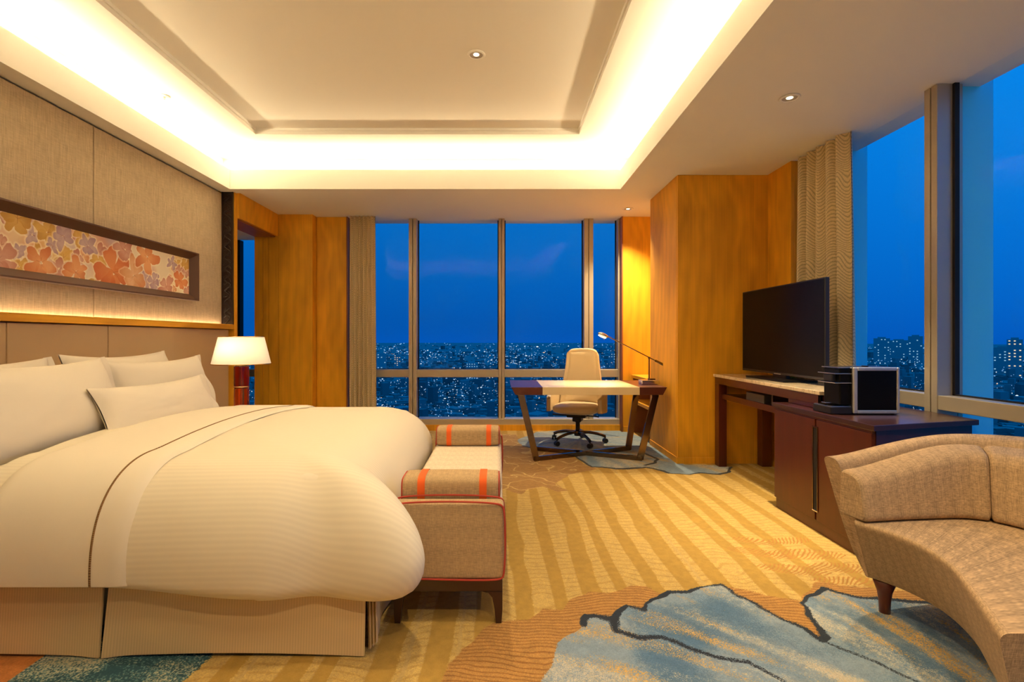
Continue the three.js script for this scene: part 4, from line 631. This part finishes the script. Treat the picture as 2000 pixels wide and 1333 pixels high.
// ------------------------------------------------------------------ curved sofa
{
  const T = [0, 0.2, 0.4, 0.55, 0.75, 1];
  const path = (pts) => { const c = new THREE.CatmullRomCurve3(pts.map(([x, d]) => new THREE.Vector3(x, 0, d)), false, 'centripetal'), n = T.length - 1; return (t) => { let i = 0; while (i < n - 1 && t > T[i + 1]) i++; const p = c.getPoint((i + (t - T[i]) / (T[i + 1] - T[i])) / n); return [p.x, p.z]; }; };
  const F = path([[1.50, 2.165], [1.55, 2.07], [1.573, 1.95], [1.545, 1.78], [1.44, 1.57], [1.31, 1.345]]);
  const Fb = path([[1.632, 2.262], [1.695, 2.14], [1.712, 1.99], [1.66, 1.80], [1.545, 1.60], [1.40, 1.375]]);
  const K = path([[1.525, 2.13], [1.78, 2.165], [2.02, 2.17], [2.10, 2.09], [2.13, 1.75], [2.135, 1.345]]);
  const Sh = path([[1.50, 2.27], [1.78, 2.335], [2.10, 2.378], [2.32, 2.28], [2.385, 1.85], [2.39, 1.345]]);
  const Sm = path([[1.585, 2.262], [1.80, 2.325], [2.10, 2.37], [2.31, 2.27], [2.37, 1.85], [2.375, 1.345]]);
  const Ot = path([[1.488, 2.355], [1.80, 2.44], [2.18, 2.485], [2.46, 2.38], [2.55, 1.9], [2.56, 1.345]]);
  const Ob = path([[1.64, 2.30], [1.85, 2.35], [2.15, 2.385], [2.36, 2.28], [2.43, 1.88], [2.43, 1.375]]);
  const H = (t) => mix(0.665, 0.745, smooth(0, 0.45, t)), HC = (t) => mix(0.615, 0.705, smooth(0, 0.42, t));
  const at = (A, B, k, y, t) => { const a = A(t), b = B(t); return [mix(a[0], b[0], k), y, mix(a[1], b[1], k)]; };
  function loft(section, t0, t1, n, closed = true) {                 // section(t) -> loop of [x, y, d]; capped ends
    const first = section(t0), m = first.length, len = [0]; for (let i = 1; i <= m; i++) { const a = first[i - 1], b = first[i % m]; len.push(len[i - 1] + Math.hypot(a[0] - b[0], a[1] - b[1], a[2] - b[2])); }
    const body = grid(m, n, (u, v) => { const i = Math.round(u * m), p = section(mix(t0, t1, v))[i % m]; return [...p, len[i], mix(t0, t1, v) * 1.7]; }, true);
    const cap = (t, flip) => { const s = section(t), c = s.reduce((q, p) => [q[0] + p[0] / m, q[1] + p[1] / m, q[2] + p[2] / m], [0, 0, 0]); return grid(m, 1, (u, v) => { const p = s[Math.round(u * m) % m], q = v ? p : c; return [...q, q[0] + q[2], q[1]]; }, flip); };
    return strip([body, cap(t0, false), cap(t1, true)]);
  }
  const t = thing('sofa', 'curved beige tweed sofa with a low wrap-round back and wooden legs', 'sofa', [2.0, 0, 1.9]);
  const dense = (pts, r) => { const out = []; const n = pts.length; for (let i = 0; i < n; i++) { const a = pts[(i + n - 1) % n], b = pts[i], c = pts[(i + 1) % n], la = Math.hypot(b[0] - a[0], b[1] - a[1], b[2] - a[2]), lc = Math.hypot(c[0] - b[0], c[1] - b[1], c[2] - b[2]), ra = Math.min(r[i], la * 0.48) / la, rc = Math.min(r[i], lc * 0.48) / lc; for (let k = 0; k <= 5; k++) { const s = k / 5, p = [0, 1, 2].map((j) => { const A = mix(b[j], a[j], ra), C = mix(b[j], c[j], rc); return (1 - s) * (1 - s) * A + 2 * s * (1 - s) * b[j] + s * s * C; }); out.push(p); } } return out; };
  part(t, 'back_shell', loft((q) => dense([at(Fb, Ob, 0.45, 0.146, q), at(F, Sm, 0.8, 0.40, q), at(Sh, Ot, 0, H(q), q), at(Sh, Ot, 1, H(q), q), at(Ob, Ot, 0.42, 0.30, q), at(Ob, Ob, 0, 0.145, q)], [0.01, 0.05, 0.035, 0.035, 0.2, 0.04]), 0, 1, 90), sofaCloth, 'outer back');
  part(t, 'seat', loft((q) => dense([at(Fb, Fb, 0, 0.14, q), at(F, F, 0, 0.425, q), at(F, Sm, 0.97, 0.425, q), at(Fb, Ob, 0.9, 0.14, q)], [0.03, 0.035, 0.005, 0.005]), 0.0, 1, 90), sofaCloth);
  const cush = (q) => dense([at(K, Sh, 0, 0.428, q), at(K, Sh, 0.22, HC(q), q), at(K, Sh, 0.93, HC(q) + 0.012, q), at(K, Sh, 0.97, 0.428, q)], [0.03, 0.055, 0.02, 0.01]);
  const puff = (t0, t1) => (q) => { const s = cush(q), m = s.length, c = s.reduce((z, p) => [z[0] + p[0] / m, z[1] + p[1] / m, z[2] + p[2] / m], [0, 0, 0]), e = Math.min(q - t0, t1 - q) / 0.02, k = e >= 1 ? 1 : mix(0.90, 1, Math.sqrt(Math.max(0, 1 - (1 - e) * (1 - e)))); return s.map((p) => [mix(c[0], p[0], k), mix(c[1], p[1], k), mix(c[2], p[2], k)]); };
  part(t, 'back_cushion', loft(puff(0.002, 0.468), 0.002, 0.468, 70), sofaCloth, 'far back cushion'); part(t, 'back_cushion', loft(puff(0.47, 0.995), 0.47, 0.995, 70), sofaCloth, 'side back cushion');
  for (const [x, d] of [[1.69, 2.245], [2.30, 2.20], [1.50, 1.46], [2.36, 1.46]]) part(t, 'leg', lathe([[0, 0], [0.021, 0], [0.023, 0.05], [0.028, 0.09], [0.045, 0.141], [0, 0.142]], x, 0, d, 24), mahogany, 'dark wooden leg');
}

// ------------------------------------------------------------------ ceiling fittings
function downlight(label, x, d, y, strength, angle = 0.62, pen = 0.9) {
  const t = thing('downlight', label, 'downlight', [x, y, d]);
  part(t, 'trim_ring', lathe([[0.046, -0.001], [0.062, -0.001], [0.064, -0.004], [0.060, -0.009], [0.048, -0.010], [0.046, -0.006], [0.046, -0.001]], x, y, d, 40), plaster);
  part(t, 'reflector', lathe([[0.046, -0.006], [0.022, -0.002], [0.018, -0.0025]], x, y, d, 32), std({ color: new THREE.Color(0.45, 0.40, 0.33), roughness: 0.5, side: THREE.DoubleSide }));
  const g = new THREE.CylinderGeometry(0.0195, 0.0195, 0.003, 28); g.translate(x, y - 0.003, -d); part(t, 'lamp_face', g, glow(6));
  const l = new THREE.SpotLight(WARM, strength, 0, angle, pen); l.name = 'light'; l.castShadow = true; l.shadow.radius = 1.3; l.position.set(0, -0.034, 0); l.target.position.set(0, -3, 0); t.add(l, l.target);
}
downlight('round recessed downlight in the middle of the ceiling recess', -0.16, 3.57, IN, SPOT * 1.15, 1.15, 1);
downlight('round recessed downlight in the lowered ceiling above the minibar cabinet', 1.895, 3.34, CL, SPOT * 4.2, 0.55);
downlight('small recessed downlight in the lowered ceiling above the desk lamp', 1.56, 6.2, CL, SPOT * 3.0, 0.9);
downlight('unseen added downlight in the ceiling recess nearer the room entrance', -0.16, 1.75, IN, SPOT * 1.0, 1.15, 1);  // out of view, mirrors the visible recess downlight; added to light the bed
downlight('unseen added downlight in the lowered ceiling above the sofa seat', 1.86, 1.5, CL, SPOT * 1.2, 0.9, 1);  // out of view, repeats the cabinet downlight; added for more light on this side
downlight('unseen added downlight in the lowered ceiling behind the viewer', 0.5, 0.0, CL, SPOT * 1.5, 1.15, 1);  // unseen lamp added to brighten the column and other faces turned to the viewer
{
  const x = -2.665, d = 4.07, t = thing('sprinkler', 'small white ceiling sprinkler above the headboard wall', 'sprinkler', [x, UP, d]);
  part(t, 'plate', lathe([[0, -0.001], [0.042, -0.001], [0.044, -0.004], [0.03, -0.008], [0, -0.009]], x, UP, d), plaster); part(t, 'nozzle', lathe([[0, -0.010], [0.012, -0.010], [0.013, -0.02], [0.007, -0.028], [0.016, -0.032], [0.016, -0.034], [0, -0.034]], x, UP, d, 20), chrome);
}

// ------------------------------------------------------------------ the city outside, 120 m below
{
  const Y = -119, r = rng(77), towards = (az, D) => [Math.sin(az) * D, -Math.cos(az) * D];
  const g = struct('ground', 'dark city ground far below');
  const gm = std({ color: new THREE.Color(0.20, 0.20, 0.20), roughness: 1 });
  const pl = new THREE.CircleGeometry(15000, 96); pl.rotateX(-Math.PI / 2); pl.translate(0, Y, 0); part(g, 'land', pl, gm);
  // low blocks nobody could count, as one carpet of houses
  const blockMat = std({ color: new THREE.Color(1, 1, 1), roughness: 0.9 }), n = 8000, blocks = new THREE.InstancedMesh(new THREE.BoxGeometry(1, 1, 1), blockMat, n), M = new THREE.Matrix4(), Q = new THREE.Quaternion(), Yx = new THREE.Vector3(0, 1, 0), col = new THREE.Color();
  for (let i = 0; i < n; i++) {
    const az = -0.85 + r() * 2.0, D = 1 / mix(1 / 620, 1 / 9000, Math.pow(r(), 0.8)), [x, z] = towards(az, D), h = 5 + 12 * r() * r() + (r() < 0.07 ? 24 : 0), s = (6 + 11 * r()) * (1 + D / 5000);
    M.compose(new THREE.Vector3(x, Y + h / 2, z), Q.setFromAxisAngle(Yx, r() * 3), new THREE.Vector3(s, h, s * (0.5 + r()))); blocks.setMatrixAt(i, M); const k = 0.12 + 0.16 * r(); blocks.setColorAt(i, col.setRGB(k, k, k));
  }
  blocks.name = 'city_blocks'; blocks.userData = { kind: 'stuff', label: 'dark low houses of the city far below', category: 'city' }; scene.add(shade(blocks));
  const dots = (name, label, count, color, power, seed, dmin, dmax, sz, skew) => {
    const q = rng(seed), m = new THREE.InstancedMesh(new THREE.OctahedronGeometry(1, 0), std({ color: new THREE.Color(0.1, 0.1, 0.1), emissive: color, emissiveIntensity: power }), count);
    for (let i = 0; i < count; i++) { const az = -0.80 + q() * 1.9, D = 1 / mix(1 / dmin, 1 / dmax, Math.pow(q(), skew)), cl = fbm(az * 16 + 30, Math.log(D) * 5, 2); if (cl < 0.50 && q() < 0.86) { i--; continue; } const [x, z] = towards(az, D), s = D * sz * (0.55 + 0.9 * q() * q()) / Math.sqrt(1); M.compose(new THREE.Vector3(x, Y + 8 + 22 * q(), z), Q.identity(), new THREE.Vector3(s * (q() < 0.15 ? 2.2 : 1), s, s)); m.setMatrixAt(i, M); }
    m.name = name; m.userData = { kind: 'stuff', label, category: 'lights' }; scene.add(m);
  };
  dots('city_lights', 'faint blue-white lights spread over the far city', 5600, new THREE.Color(0.30, 0.60, 1.0), 0.40, 5, 620, 11500, 0.00080, 0.75);
  dots('street_lights', 'bright white lights scattered among the city streets', 1700, new THREE.Color(0.80, 0.94, 1.0), 0.49, 6, 640, 7200, 0.00100, 0.8);
  dots('warm_street_lights', 'warm orange lights scattered among the city streets', 260, new THREE.Color(1.0, 0.62, 0.34), 0.49, 8, 640, 4200, 0.0010, 0.8);
  // towers that can be told apart
  const towerMat = std({ color: new THREE.Color(0.34, 0.34, 0.34), roughness: 0.8 }), winCool = std({ color: new THREE.Color(0.05, 0.05, 0.05), emissive: new THREE.Color(0.35, 0.66, 0.85), emissiveIntensity: 0.4 }), winWarm = std({ color: new THREE.Color(0.05, 0.05, 0.05), emissive: new THREE.Color(1.0, 0.80, 0.5), emissiveIntensity: 0.49 });
  function tower(label, az, D, h, w, rows, colsN, lit, mat, group) {
    const [x, z] = towards(az, D), t = new THREE.Group(); t.name = numbered('tower_block'); t.position.set(x, Y, z); t.rotation.y = -az; t.userData = { label, category: 'building' }; if (group) t.userData.group = group; scene.add(t);
    const b = new THREE.BoxGeometry(w, h, w * 0.8); b.translate(0, h / 2, 0); part(t, 'body', b, towerMat, undefined, true); const cr = new THREE.BoxGeometry(w * 0.5, h * 0.05, w * 0.4); cr.translate(0, h * 1.025, 0); part(t, 'roof_house', cr, towerMat, undefined, true);
    const q = rng(Math.floor(az * 1000 + D)); const wg = new THREE.BoxGeometry((w / colsN) * 0.34, (h / rows) * 0.3, 0.4);
    for (let i = 0; i < rows; i++) for (let j = 0; j < colsN; j++) if (q() < lit) { const o = part(t, 'window', wg, mat, undefined, true); o.position.set(((j + 0.5) / colsN - 0.5) * w, ((i + 0.5) / rows) * h, w * 0.4 + 0.2); }
  }
  const azOf = (px) => Math.atan((px - 975) / 1000);
  tower('slim tower with a bright column of lit windows at the edge of the side window', azOf(1982), 2300, 118, 36, 12, 3, 0.55, winWarm);
  tower('dark tower beside the bright slim tower in the side window', azOf(1958), 2500, 90, 50, 9, 4, 0.25, winCool);
  tower('tall pale-lit tower in the side window next to the television curtain', azOf(1722), 3000, 122, 62, 10, 5, 0.3, winCool);
  tower('twin-like dark tower in the side window nearest the mullion', azOf(1788), 3200, 132, 56, 10, 4, 0.3, winCool);
  tower('broad dark tower in the middle of the side window skyline', azOf(1755), 3600, 112, 90, 8, 6, 0.25, winCool);
  tower('lit white tower block low in the back window next to the curtain', azOf(776), 1900, 62, 24, 9, 3, 0.6, winWarm);
  tower('pale tower block behind the curtain edge in the back window', azOf(742), 1800, 70, 44, 8, 4, 0.3, winCool);
  tower('wide blue-lit block below the middle rail of the back window', azOf(922), 1450, 52, 34, 8, 5, 0.6, winCool);
  tower('square greenish lit block below the rail beside the centre mullion', azOf(1000), 1500, 44, 26, 5, 4, 0.7, winCool);
  tower('long lit block on the horizon left of the desk chair', azOf(1098), 2500, 26, 60, 2, 8, 0.8, winWarm);
  tower('low lit block in the back window above the desk lamp', azOf(1195), 2200, 60, 30, 6, 3, 0.5, winCool);
}

renderer.render(scene, camera);
